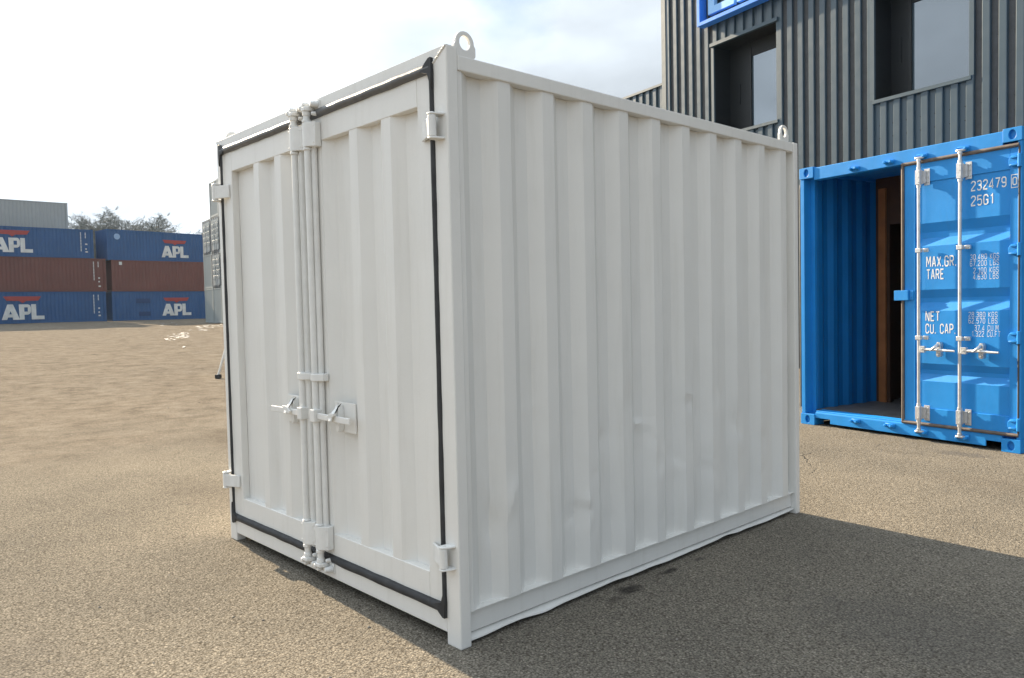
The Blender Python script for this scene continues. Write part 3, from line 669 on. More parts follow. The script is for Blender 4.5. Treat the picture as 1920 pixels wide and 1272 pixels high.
def stroke_text(mb, t, x0, x1, z0, z1, mapf, wt=.95, gap=1.45):
    """condensed stroke letters filling x0..x1, z0..z1 on the surface mapf(u, off, z)"""
    w = text_width(t, gap); sx = (x1 - x0) / w; sz = (z1 - z0) / 7.0
    hw = wt * .5
    cx = 0; k = 0
    for c in t:
        for pl in GL.get(c, []):
            closed = pl[0] == pl[-1]
            P = [Vector((p[0], .0 + hw + p[1] * (7 - 2 * hw) / 7)) for p in pl]
            if c == '.': P = [Vector((.02, .55)), Vector((.98, .55))]
            else: P = [Vector((hw * .6 + p.x * (glyph_w(c) - 1.2 * hw) / glyph_w(c), p.y)) for p in P]
            if closed: P = P[:-1]
            n = len(P); Lp = []; Rp = []
            for i in range(n):
                a = P[i - 1] if (i > 0 or closed) else None
                b_ = P[(i + 1) % n] if (i < n - 1 or closed) else None
                d1 = (P[i] - a).normalized() if a is not None else None
                d2 = (b_ - P[i]).normalized() if b_ is not None else None
                if d1 is None: d1 = d2
                if d2 is None: d2 = d1
                nn = Vector((-d1.y, d1.x)) + Vector((-d2.y, d2.x))
                if nn.length < 1e-4: nn = Vector((-d1.y, d1.x))
                nn.normalize(); cs = max(.5, nn.dot(Vector((-d1.y, d1.x))))
                o = nn * hw / cs
                Lp.append(P[i] + o); Rp.append(P[i] - o)
            off = .0006 * (k % 3); k += 1
            vs = [mapf(x0 + (cx + p.x) * sx, off, z0 + p.y * sz) for p in Lp] + [mapf(x0 + (cx + p.x) * sx, off, z0 + p.y * sz) for p in Rp]
            fs = [(i, (i + 1) % n, n + (i + 1) % n, n + i) for i in range(n if closed else n - 1)]
            mb.add(vs, fs)
        cx += glyph_w(c) + gap

# ------------------------------------------------------------------ the blue container (own frame: x along its front, y into it)
BA = R(-11.73); BO = Vector((-1.896, 6.904, 0))
bc = empty('storage_container', BO, BA)
tag(bc, 'bright blue steel container standing open on one side with weights lettered on its closed door', 'container')
BW, BH, BL = 2.49, 3.085, 6.06
def casting(x0, x1, z0, z1, y0, y1, side):
    b = MB()
    oy = rect_loop(x0, x1, z0, z1, 32); iy = circ((x0 + x1) / 2, (z0 + z1) / 2, .033, .046, 32)
    b.ring(oy, iy, 'y', y0, y0 + .03)
    b.box(x0 + .001, x1 - .001, y0 + .0305, y1, z0 + .001, z1 - .001)
    return b.build('corner_casting', BLUE, bc, bevel=.004, seg=2)
cw, ch = .175, .130
for (x0, x1) in ((0, cw + .02), (BW - cw, BW)):
    for (z0, z1) in ((0, ch), (BH - ch, BH)):
        casting(x0, x1, z0, z1, -.012, .165, 0)
        casting(x0, x1, z0, z1, BL - .165, BL, 0)
# posts
for x0, x1 in ((.006, .058), (BW - .045, BW - .006)):
    b = MB(); b.box(x0, x1, 0, .16, ch + .0005, BH - ch - .0005); b.build('corner_post', BLUE, bc, bevel=.005, seg=2)
for x0, x1 in ((.006, .16), (BW - .16, BW - .006)):
    b = MB(); b.box(x0, x1, BL - .16, BL - .003, ch + .0005, BH - ch - .0005); b.build('corner_post', BLUE, bc)
# header and sill
b = MB(); b.box(.0585, .112, .125, .16, ch + .001, BH - ch - .001); b.build('door_jamb', BLUE, bc)
b = MB(); b.box(cw + .0205, BW - cw - .0005, .002, .12, 2.925, BH - .016); b.build('header', BLUE, bc, bevel=.006, seg=2)
# sill with the two notches beside the castings
b = MB()
b.prism([(cw + .0205, .088), (.40, .088), (.40, .036), (2.165, .030), (2.165, .088), (BW - cw - .0005, .088), (BW - cw - .0005, .150), (cw + .0205, .150)], 'y', .002, .018)
b.box(cw + .0205, BW - cw - .0005, .0185, .14, .105, .175)
b.prism([(.002, .1505), (.018, .1505), (.14, .1755), (.14, .182), (.010, .158)], 'x', cw + .021, BW - cw - .001)
b.build('sill', BLUE, bc, bevel=.004)
# rails, walls, roof, floor
for x0, x1 in ((.01, .112), (BW - .09, BW - .01)):
    b = MB(); b.box(x0, x1, .1605, BL - .1655, BH - .085, BH - .0225); b.build('top_rail', BLUE, bc)
    b = MB(); b.box(x0, x1, .1605, BL - .1655, .02, .119); b.build('bottom_rail', BLUE, bc)
seq = (.075, .068, .075, .068)
b = MB(); sheet_grid(b, corr_profile(.16, BL - .12, .2, seq, .036), .16, BH - .07, lambda u, d, z: (.066 - .0 + d + .036, u, z)); b.build('side_panel', BLUE_IN_SHADE, bc)
b = MB(); sheet_grid(b, corr_profile(.16, BL - .12, .2, seq, .036), .16, BH - .07, lambda u, d, z: (BW - .02 + d, u, z)); b.build('side_panel', BLUE, bc)
b = MB(); b.box(.1, BW - .1, BL - .06, BL - .03, .16, BH - .05); b.build('end_panel', BLUE, bc)
b = MB(); b.box(.03, BW - .03, .1205, BL - .03, BH - .045, BH - .022); b.build('roof', BLUE, bc)
b = MB(); b.box(.06, BW - .06, .1405, BL - .1, .12, .172)
n = 0
for j in range(22):
    for i in range(40):
        x = .16 + i * .03 + (.015 if j % 2 else 0); y = .17 + j * .05
        b.add([(x - .010, y - .004, .1722), (x + .010, y + .004, .1722), (x, y, .1755), (x + .003, y - .006, .1722), (x - .003, y + .006, .1722)], [(0, 3, 2), (3, 1, 2), (1, 4, 2), (4, 0, 2)])
b.build('floor', FLOORM, bc)
# timber partition with a doorway inside
py = 1.33
b = MB(); b.box(.11, .30, py, py + .05, .173, BH - .05); b.box(.3005, BW - .08, py + .002, py + .05, 2.44, BH - .05); b.box(1.30, BW - .08, py + .002, py + .05, .173, 2.4395)
pt_ = b.build('partition', WOOD_SHADE, bc)
b = MB(); b.box(.113, .13, py + .051, py + .69, .173, 2.96); b.box(.1305, BW - .12, py + .65, py + .69, .173, 2.96); b.build('doorway_shade_sheets', WOOD_SHADE, pt_)  # dark sheets added behind the doorway, standing in for the shade inside
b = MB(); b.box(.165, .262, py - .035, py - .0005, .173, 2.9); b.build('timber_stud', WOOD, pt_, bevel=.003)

# right-hand door, shut: cross-ribbed
DX0, DX1, DZ0, DZ1 = 1.325, 2.452, .185, 2.905
dm = MB()
dy0 = .004
dm.box(DX0, DX0 + .115, dy0, dy0 + .05, DZ0, DZ1); dm.box(DX1 - .075, DX1, dy0, dy0 + .05, DZ0, DZ1)
dm.box(DX0 + .1153, DX1 - .0753, dy0 + .0005, dy0 + .05, 2.70, DZ1 - .0004); dm.box(DX0 + .1153, DX1 - .0753, dy0 + .0005, dy0 + .05, DZ0 + .0004, .345)
BD = dm.build('door', BLUE, bc, bevel=.003)
tag(BD, 'closed right door carrying white lettering')
px0, px1 = DX0 + .115, DX1 - .075
zp = [(.345, 0), (.63, 0), (.705, .042), (.745, .042), (.815, 0), (1.365, 0), (1.45, .042), (1.50, .042), (1.585, 0), (2.035, 0), (2.12, .042), (2.18, .042), (2.275, 0), (2.70, 0)]
b = MB(); vs = []
for z, dd in zp: vs += [(px0, dy0 + .012 + dd, z), (px1, dy0 + .012 + dd, z)]
b.add(vs, [(2 * i, 2 * i + 1, 2 * i + 3, 2 * i + 2) for i in range(len(zp) - 1)])
b.box(px0, px1, dy0 + .058, dy0 + .062, .345, 2.70)
b.build('door_panel', BLUE, BD)
# stiffener plates on the stile and the folded drip at the panel edge
def tm(off0): return lambda u, o, z: (u, dy0 + off0 - .0015 - o, z)
def lettering(name, items, off, wt=.95):
    wt = .62 if 'figures' in name else .9
    b = MB()
    for t, a, c, z0, z1 in items: stroke_text(b, t, a, c, z0, z1, tm(off), wt, 1.9 if 'figures' in name else 1.45)
    return b.build(name, LETTER, BD)
def figures(kind, t, a, c, z0, z1):
    n_, u = t.split(' '); w = text_width(t, 1.9); k = (c - a) / w; wn = text_width(n_, 1.9) * k; wu = text_width(u, 1.9) * k
    lettering(kind + '_figures', [(n_, a, a + wn, z0, z1)], .012); lettering(kind + '_unit_figures', [(u, c - wu, c, z0, z1)], .012)
lettering('serial_number', [('232479', 2.012, 2.338, 2.540, 2.642)], .012, 1.0); lettering('type_code', [('25G1', 2.012, 2.222, 2.394, 2.497)], .012, 1.0)
b = MB(); stroke_text(b, '0', 2.430, 2.466, 2.548, 2.618, tm(.0), 1.1)
x0, x1, z0, z1 = 2.414, 2.483, 2.520, 2.645; t_ = .007
x1 = 2.4505; 
b = MB(); stroke_text(b, '0', 2.400, 2.438, 2.545, 2.622, tm(.0), 1.0)
for a, c, e, f in ((2.386, 2.4505, 2.520, 2.527), (2.386, 2.4505, 2.640, 2.647), (2.386, 2.392, 2.5272, 2.6398), (2.4445, 2.4505, 2.5272, 2.6398)):
    b.add([(a, dy0 - .0015, e), (c, dy0 - .0015, e), (c, dy0 - .0015, f), (a, dy0 - .0015, f)], [(0, 1, 2, 3)])
b.build('check_digit', LETTER, BD)
lettering('weight_heading', [('MAX.GR.', 1.558, 1.865, 1.815, 1.927), ('TARE', 1.561, 1.742, 1.687, 1.797)], .012, 1.0)
for t_, a_, c_, z0, z1 in [('30.480 KGS', 2.005, 2.275, 1.866, 1.919), ('67.200 LBS', 2.003, 2.274, 1.802, 1.857), ('2.100 KGS', 2.036, 2.272, 1.732, 1.786), ('4.630 LBS', 2.034, 2.271, 1.670, 1.727)]:
    figures('weight', t_, a_, c_, z0, z1)
lettering('capacity_heading', [('NET', 1.550, 1.697, 1.256, 1.360), ('CU. CAP.', 1.550, 1.859, 1.127, 1.231)], .012, 1.0)
for t_, a_, c_, z0, z1 in [('28.380 KGS', 1.990, 2.262, 1.298, 1.350), ('62.570 LBS', 1.990, 2.262, 1.236, 1.290), ('37.4 CU.M', 2.047, 2.272, 1.165, 1.220), ('1.322 CU.FT', 2.021, 2.290, 1.106, 1.161)]:
    figures('capacity', t_, a_, c_, z0, z1)
# gasket
def btube(pts, r, name, mat, par, n=8): 
    b = MB(); b.tube(pts, r, n); return b.build(name, mat, par, smooth=50)
btube([(1.308, .000, DZ0 - .02), (1.308, .000, DZ1 + .018)], .016, 'gasket', GASKET2, BD)
btube([(1.300, .000, DZ1 + .012), (1.9, .000, DZ1 + .013), (BW - .03, .000, DZ1 + .012)], .020, 'gasket', GASKET2, BD)
btube([(1.300, .000, DZ0 - .012), (1.9, .000, DZ0 - .012), (DX1 + .012, .000, DZ0 - .014)], .018, 'gasket', GASKET2, BD)
btube([(DX1 + .009, .004, DZ0), (DX1 + .009, .004, DZ1)], .011, 'gasket', STEEL_DARK, BD)
# rods and their fittings
for rx in (1.518, 1.942):
    ry = -.055
    btube([(rx, ry, .115), (rx, ry, 2.935)], .0165, 'locking_rod', GALV, BD, 14)
    for z0, z1 in ((2.665, 2.835), (.215, .375)):
        b = MB(); b.box(rx + .0245, rx + .085, -.004, .003, z0, z1); b.box(rx - .024, rx + .024, -.083, -.030, z0 + .01, z1 - .01); b.box(rx - .010, rx + .052, -.0295, -.0045, z0 + .02, z1 - .02)
        for zz in (z0 + .03, z1 - .03, (z0 + z1) / 2):
            b.tube([(rx + .068, -.0045, zz), (rx + .068, -.012, zz)], .008, 8)
            b.tube([(rx + .010, -.0835, zz), (rx + .010, -.089, zz)], .006, 8)
        b.build('rod_guide', GALV, BD, bevel=.004)
        b = MB(); b.tube([(rx, ry, z0 - .018), (rx, ry, z1 + .018)], .0225, 14); b.build('rod_collar', GALV, BD, smooth=40)
    for zc in (1.995, 1.085):
        b = MB(); b.box(rx - .026, rx + .030, -.078, -.034, zc - .022, zc + .022); b.box(rx + .0305, rx + .085, -.030, -.004, zc - .020, zc + .020)
        b.tube([(rx + .062, -.0305, zc), (rx + .062, -.038, zc)], .012, 8)
        b.build('rod_strap', GALV, BD, bevel=.006, seg=2)
    for zc, s_ in ((2.945, 1), (.105, -1)):
        b = MB(); b.tube([(rx, ry, zc - s_ * .03), (rx, ry, zc)], .022, 12)
        b.prism([(rx - .045, -.060), (rx - .02, -.078), (rx + .030, -.070), (rx + .048, -.040), (rx + .02, -.018), (rx - .03, -.022)], 'z', *sorted((zc - s_ * .004, zc + s_ * .016)))
        b.build('cam_end', GALV, BD, bevel=.004, smooth=50)
        b = MB(); b.box(rx - .055, rx + .065, -.012, .0015, *sorted((zc - s_ * .012, zc + s_ * .05)))
        for q in (-.040, .046):
            b.tube([(rx + q, -.010, zc + s_ * .02), (rx + q * .9, -.062, zc + s_ * .022)], [.022, .014], 8)
        b.build('cam_keeper', BLUE, bc, bevel=.004, smooth=50)
    zh = .966
    b = MB(); b.box(rx + .018, rx + .072, -.080, -.040, zh - .034, zh + .034); b.tube([(rx + .046, -.0805, zh), (rx + .046, -.087, zh)], .010, 8); b.build('handle_hub', GALV, BD, bevel=.004)
    b = MB(); b.tube([(rx + .0725, -.062, zh), (rx + .20, -.070, zh), (rx + .29, -.085, zh - .004), (rx + .385, -.088, zh - .006)], [.017, .015, .013, .011], 8); b.build('handle', GALV, BD, smooth=50)
    hx = rx + .20
    b = MB(); b.prism([(hx - .022, zh + .06), (hx - .010, zh + .078), (hx + .010, zh + .078), (hx + .022, zh + .06), (hx + .024, zh - .06), (hx + .010, zh - .076), (hx - .010, zh - .076), (hx - .024, zh - .06)], 'y', -.05, .006)
    b.tube([(hx, -.05, zh + .05), (hx - .01, -.105, zh + .02), (hx - .05, -.108, zh - .008)], [.018, .016, .010], 8)
    b.tube([(hx + .002, -.05, zh - .05), (hx + .002, -.066, zh - .05)], .014, 8)
    b.build('handle_catch', GALV, BD, bevel=.003, smooth=50)
# hinges on the right edge
for zc in (2.765, 1.935, 1.10, .27):
    b = MB()
    b.prism([(2.372, zc - .022), (2.372, zc + .022), (2.40, zc + .055), (2.4575, zc + .055), (2.4575, zc - .045), (2.40, zc - .048)], 'y', -.018, .0036)
    b.prism([(2.39, zc + .030), (2.395, zc + .046), (2.4575, zc + .050), (2.4575, zc + .030)], 'y', -.034, -.0185)
    b.prism([(2.38, zc - .03), (2.395, zc - .042), (2.4575, zc - .040), (2.4575, zc - .02)], 'y', -.034, -.0185)
    b.tube([(2.472, -.020, zc - .055), (2.472, -.020, zc + .065)], .018, 12)
    b.build('hinge', BLUE, BD, bevel=.003, smooth=45)
# lock box lip and edge plate
b = MB(); b.box(1.228, 1.385, -.034, .0035, 1.478, 1.585); b.box(1.3855, 1.43, -.010, .0036, 1.482, 1.580)
b.tube([(1.41, -.0105, 1.515), (1.41, -.018, 1.515)], .010, 8); b.build('door_stop_plate', BLUE, BD, bevel=.008, seg=2)
# keeper lugs left over on the header and sill (the open door's)
for lx in (.745, 1.165):
    for zc, s_ in ((2.968, 1), (.112, -1)):
        b = MB(); b.box(lx - .055, lx + .055, -.014, .0014, zc - .024, zc + .024)
        for q in (-.036, .036): b.tube([(lx + q, -.012, zc), (lx + q * .85, -.066, zc + .003)], [.022, .015], 8)
        b.tube([(lx, -.012, zc + .004), (lx, -.05, zc + .004)], [.016, .012], 8)
        b.build('cam_keeper', BLUE, bc, bevel=.004, smooth=50)
# left-hand door folded back along the side wall
b = MB(); b.box(-.062, -.014, .075, 1.19, .19, 2.90); fd = b.build('door', BLUE, bc, bevel=.003)
b = MB(); b.tube([(-.038, .060, .20), (-.038, .060, 2.84), (-.036, .066, 2.90)], .024, 10, sq=(1, .7, 1)); b.build('gasket', RUBBER, fd, smooth=50)

# ------------------------------------------------------------------ the clad building behind (same heading)
FD = 6.3
bo = Vector((math.sin(-BA), math.cos(BA), 0))
bl = empty('industrial_building', BO + Vector((math.sin(R(11.73)), math.cos(R(11.73)), 0)) * FD, BA)
tag(bl, 'tall grey building with vertical ribbed steel cladding and deep dark windows behind the blue container', 'building')
CSEQ = (.118, .018, .121, .018)
TOP = 11.0; E0, E1 = -9.29, 9.0
w1 = (-7.475, -5.60, 5.545, 7.700); w2 = (-3.225, -1.40, 5.405, 7.580)
def clad_profile(a, c, first):
    K = [(0, 0), (.106, 0), (.118, -.007), (.124, -.052), (.252, -.052), (.259, -.009), (.270, 0)]
    P = .275; pts = []
    def dp(u):
        t = (u - first) % P
        for (p, q), (p2, q2) in zip(K, K[1:] + [(P, 0)]):
            if p <= t <= p2: return q + (q2 - q) * (t - p) / max(1e-6, p2 - p)
        return 0
    us = {round(a, 5), round(c, 5)}
    for k in range(math.floor((a - first) / P) - 1, math.ceil((c - first) / P) + 1):
        for p, q in K:
            if a < first + k * P + p < c: us.add(round(first + k * P + p, 5))
    return [(u, dp(u)) for u in sorted(us)]
def clad(mb, a, c, z0, z1, dep=0.0, first=-8.868):
    sheet_grid(mb, clad_profile(a, c, first), z0, z1, lambda u, d, z: (u, dep - d, z))
b = MB()
clad(b, E0 + .12, w1[0], 0, TOP); clad(b, w1[0], w1[1], 0, w1[2]); clad(b, w1[0], w1[1], w1[3], TOP)
clad(b, w1[1], w2[0], 0, TOP); clad(b, w2[0], w2[1], 0, w2[2]); clad(b, w2[0], w2[1], w2[3], TOP); clad(b, w2[1], E1, 0, TOP)
# fixing screws in the valleys
def screws(mb, a, c, rows, skip, first=-8.868, dep=0.0):
    P = sum(CSEQ); k = 0
    u = first - 6 * P
    while u < c:
        uu = u + .118 + .018 + .09
        for z in rows:
            if a < uu < c and not any(s[0] < uu < s[1] and s[2] < z < s[3] for s in skip):
                mb.prism(circ(uu, z, .0105, .0105, 6), 'y', dep + .052 - .010, dep + .051, 1)
        u += P
screws(b, E0 + .1, E1, (3.35, 4.65, 4.9, 6.0, 7.25, 8.3, 9.6), [w1, w2])
b.build('cladding', [CLAD, DARK], bl)
b = MB(); b.box(E0 - .02, E0 + .135, -.012, -.002, 0, TOP); b.box(E0 - .02, E0 - .010, -.0018, .16, 0, TOP); b.build('corner_flashing', CLAD_TRIM, bl, bevel=.002)
b = MB(); b.box(E0, E1, .62, 9, 0, TOP - .3)
b.box(E0, w1[0] - .02, .05, .615, 0, TOP - .3); b.box(w2[1] + .02, E1, .05, .615, 0, TOP - .3); b.box(w1[1] + .02, w2[0] - .02, .05, .615, 0, TOP - .3)
b.build('wall', STEEL_DARK, bl)
b = MB(); b.box(E0 - .03, E1, -.03, 9.02, TOP + .0, TOP + .12); b.build('parapet_capping', CLAD_TRIM, bl)
b = MB(); sheet_grid(b, corr_profile(.16, 9, .2, CSEQ, .042), 0, TOP, lambda u, d, z: (E0 + .0 - .0 - d - .042, u, z)); b.build('end_cladding', CLAD, bl)
def window(w, left_panel, tag_):
    e0, e1, z0, z1 = w; rv = .55
    b = MB()                                             # the deep reveal and the frame
    b.box(e0 - .02, e0 + .0, .045, rv + .06, z0 - .02, z1 + .02)
    b.box(e1, e1 + .02, .045, rv + .06, z0 - .02, z1 + .02)
    b.box(e0 + .0005, e1 - .0005, .045, rv + .06, z1, z1 + .02); b.box(e0 + .0005, e1 - .0005, .045, rv + .06, z0 - .02, z0)
    b.box(e0 + .001, e0 + left_panel - .06, rv, rv + .05, z0 + .001, z1 - .001)
    b.box(e0 + left_panel - .0595, e0 + left_panel, rv - .035, rv + .05, z0 + .001, z1 - .001)
    b.box(e0 + .0005 + left_panel, e1 - .001, rv - .02, rv + .05, z1 - .335, z1 - .001)
    b.box(e0 + .0005 + left_panel, e1 - .001, rv - .01, rv + .05, z0 + .001, z0 + .06)
    b.box(e0 + left_panel * .45, e0 + left_panel * .45 + .03, rv - .03, rv - .0005, z0 + .75, z0 + 1.25)
    Wn = b.build('window', DARK, bl, bevel=.003)
    b = MB(); b.box(e0 + left_panel + .001, e1 - .002, rv + .010, rv + .022, z0 + .061, z1 - .3355); b.build('pane', GLASS, Wn)
    b = MB(); b.box(e0 + left_panel + .0007, e0 + left_panel + .03, rv + .001, rv + .0095, z0 + .061, z1 - .3355); b.build('glazing_bead', CLAD_TRIM, Wn)
    b = MB(); b.box(e0 - .09, e1 + .065, -.055, .04, z1 + .0005, z1 + .085); b.build('lintel', CLAD_TRIM, Wn, bevel=.003)
    b = MB(); b.box(e0 - .03, e1 + .045, -.030, rv - .04, z0 - .070, z0 - .0005); b.build('sill', CLAD_TRIM, Wn, bevel=.003)
    b = MB(); b.box(e0 - .085, e0 - .0005, -.004, .044, z0 + .0, z1 - .0); b.build('jamb_flashing', CLAD_TRIM, Wn, bevel=.002)
    b = MB(); b.box(e1 + .0005, e1 + (.14 if tag_ == 1 else .085), -.004, .044, z0 + .0, z1); b.build('jamb_flashing', CLAD_TRIM, Wn, bevel=.002)
window(w1, .70, 1); window(w2, .445, 2)
# lower wing going on to the left
b = MB(); clad(b, -21, E0 - .03, 0, 7.28, dep=.10, first=-8.96); b.box(-21, E0 - .03, .16, 9, 0, 7.2, 1)
b.build('wing_cladding', [CLAD, STEEL_DARK], bl)
b = MB(); b.box(-21.02, E0 - .03, .07, 9, 7.281, 7.34); b.build('wing_capping', CLAD_TRIM, bl)

# sign
sg = empty('wall_sign', bl.matrix_basis @ Vector((-5.7, 0, 8.2)), BA)
tag(sg, 'bright blue framed sign with raised letters high on the grey cladding above the window', 'sign')
def sx_(e): return e + 5.7
b = MB(); s0, s1, t0, t1 = sx_(-7.76), sx_(-3.9), .02, 1.35; fw = .085
b.box(s0, s0 + fw, -.26, -.02, t0, t1); b.box(s1 - fw, s1, -.26, -.02, t0, t1)
b.box(s0 + fw + .0005, s1 - fw - .0005, -.26, -.02, t0, t0 + fw); b.box(s0 + fw + .0005, s1 - fw - .0005, -.26, -.02, t1 - fw, t1)
b.build('sign_frame', SIGN_FRAME, sg, bevel=.003)
for q in (s0 + .02, s1 - .06):
    b = MB(); b.box(q, q + .03, -.0195, .04, t0 + .1, t1 - .1); b.build('sign_bracket', SIGN_BLUE, sg)
for a in (sx_(-7.49), sx_(-6.58)):
    b = MB(); b.prism([(a, .235), (a + .82, .235), (a + .82, .405), (a + .20, .405), (a + .20, 1.15), (a, 1.15)], 'y', -.16, -.05)
    b.build('sign_letter', SIGN_LIGHT, sg, bevel=.004)

# ------------------------------------------------------------------ yard containers
def yard_box(name, LX, H, body, D=2.438, doors=None, marks=(), panel_seq=(.075, .068, .075, .068)):
    """local: front long side (or end) on y=0 facing -y, x along it; returns the Empty with its parts"""
    root = empty(name)
    b = MB(); p = .15
    for x0, x1 in ((0, p), (LX - p, LX)):
        for y0, y1 in ((0, p), (D - p, D)): b.box(x0, x1, y0, y1, .1185, H - .1185)
    for y0, y1 in ((.012, .09), (D - .09, D - .012)):
        b.box(p + .0005, LX - p - .0005, y0, y1, .015, .16); b.box(p + .0005, LX - p - .0005, y0, y1, H - .10, H - .01)
    for x0, x1 in ((.012, .09), (LX - .09, LX - .012)):
        b.box(x0, x1, p + .0005, D - p - .0005, .015, .16); b.box(x0, x1, p + .0005, D - p - .0005, H - .10, H - .01)
    b.build('frame', YARD_GREY_GAP_SHADE if doors else body, root)
    cm = None
    for x in (.086, LX - .086):
        for y in (.086, D - .086):
            for z in (0, H - .118):
                if cm is None:
                    b = MB(); b.box(-.092, .092, -.092, .092, 0, .118); cm = b.build('corner_casting', body, root, loc=(x, y, z))
                else:
                    c_ = cm.copy(); COL.objects.link(c_); c_.parent = root; c_.location = (x, y, z)
    if not doors:
        b = MB(); sheet_grid(b, corr_profile(p, LX - p, p, panel_seq, .034), .16, H - .10, lambda u, d, z: (u, .022 - d, z)); b.build('front_panel', body, root)
    b = MB(); sheet_grid(b, corr_profile(p, LX - p, p, panel_seq, .034), .16, H - .10, lambda u, d, z: (u, D - .022 + d, z)); b.build('rear_panel', body, root)
    b = MB(); sheet_grid(b, corr_profile(p, D - p, p, panel_seq, .034), .16, H - .10, lambda u, d, z: (.022 - d, u, z)); b.build('side_panel', body, root)
    b = MB(); sheet_grid(b, corr_profile(p, D - p, p, panel_seq, .034), .16, H - .10, lambda u, d, z: (LX - .022 + d, u, z)); b.build('side_panel', body, root)
    b = MB(); vs = []
    pr = corr_profile(.05, max(LX, D) - .05, .1, (.09, .03, .09, .03), .02)
    for u, d in pr:
        if LX >= D: vs += [(u, .03, H - .02 + d), (u, D - .03, H - .02 + d)]
        else: vs += [(.03, u, H - .02 + d), (LX - .03, u, H - .02 + d)]
    b.add(vs, [(2 * i, 2 * i + 1, 2 * i + 3, 2 * i + 2) for i in range(len(pr) - 1)]); b.build('roof', body, root)
    if doors:
        for s_ in (0, 1):
            x0, x1 = (p + .004, LX / 2 - .006) if s_ == 0 else (LX / 2 + .006, LX - p - .004)
            b = MB(); b.box(x0, x1, .02, .06, .19, H - .13)
            for zz in (.62, 1.02, 1.42, 1.82): b.box(x0 + .09, x1 - .09, -.012, .0195, zz + .03, zz + .27)
            dd = b.build('door', body, root, bevel=.01)
            for q in (.28, .72):
                rx = x0 + (x1 - x0) * q
                b = MB(); b.tube([(rx, -.04, .12), (rx, -.04, H - .1)], .022, 6); b.build('locking_rod', GALV, dd)
        b = MB()
        g = .03
        b.box(p - .03, p + .0035, .0, .015, .17, H - .12); b.box(LX - p - .0035, LX - p + .03, 0, .015, .17, H - .12); b.box(p + .004, LX - p - .004, .0, .0155, .16, .19); b.box(p + .004, LX - p - .004, .0, .0155, H - .13, H - .10)
        b.box(LX / 2 - .0055, LX / 2 + .0055, .012, .03, .19, H - .13)
        b.build('gasket', STEEL_DARK, root)
    return root
def place(o, loc, rz, label, group):
    o.location = loc; o.rotation_euler.z = rz; tag(o, label, 'container', group); return o
HC, ST = 2.875, 2.582
G1 = 'containers stacked in the yard'
# three big letters and the red bird bar, as raised paint on the side (local x, z on plane y = -.008)
def poly_mark(mb, pts, y=-.004, mi=0):
    n = len(pts); mb.add([(x, y, z) for x, z in pts], [tuple(range(n))], mi)
def apl(root, x0, z0, s):
    b = MB()
    def q(pts, k=0): poly_mark(b, [(x0 + x * s, z0 + z * s) for x, z in pts], y=-.004 - .002 * k)
    # A (left leg, right leg, bridge), P, L
    q([(0, 0), (.30, 0), (.66, 1.0), (.34, 1.0)]); q([(.66, 1.0), (.345, 1.0), (.60, .30), (.63, 0), (1.02, 0)], 1); q([(.25, .16), (.75, .16), (.70, .36), (.30, .36)], 2)
    q([(1.0, 0), (1.28, 0), (1.28, 1.0), (.98, 1.0)]); q([(1.27, 1.0), (1.50, 1.0), (1.62, .93), (1.66, .80), (1.27, .80)], 1); q([(1.48, .81), (1.66, .81), (1.66, .50), (1.48, .50)], 2); q([(1.27, .52), (1.66, .52), (1.60, .38), (1.48, .32), (1.27, .32)], 1)
    q([(1.68, 0), (1.96, 0), (1.96, 1.0), (1.68, 1.0)]); q([(1.95, 0), (2.42, 0), (2.42, .24), (1.95, .24)], 1)
    b.build('lettering', YARD_WHITE, root)
    b = MB()
    poly_mark(b, [(x0 + x * s, z0 + z * s) for x, z in ((.12, 1.52), (2.28, 1.52), (2.10, 1.24), (1.42, 1.22), (1.20, 1.08), (1.02, 1.22), (.32, 1.24))])
    b.build('bird_mark', YARD_EAGLE, root)
def codes(root, LX, x, seed, H=ST):
    """columns of small vertical code characters and a few stickers"""
    rnd = random.Random(seed); b = MB()
    for c, (n, top) in enumerate(((13, H - .28), (4, H - .28))):
        for k in range(n):
            z = top - k * .125
            poly_mark(b, [(x + c * .36, z), (x + c * .36 + .075, z), (x + c * .36 + .075, z - .085), (x + c * .36, z - .085)])
    for k in range(3):
        z = .5 + k * .33 + rnd.random() * .1; w = .10 + rnd.random() * .1
        poly_mark(b, [(x + .36, z), (x + .36 + w, z), (x + .36 + w, z - .12), (x + .36, z - .12)])
    b.build('code_marking', YARD_WHITE, root)
XF = -70.5
zg = 1.02
LX40 = 12.19
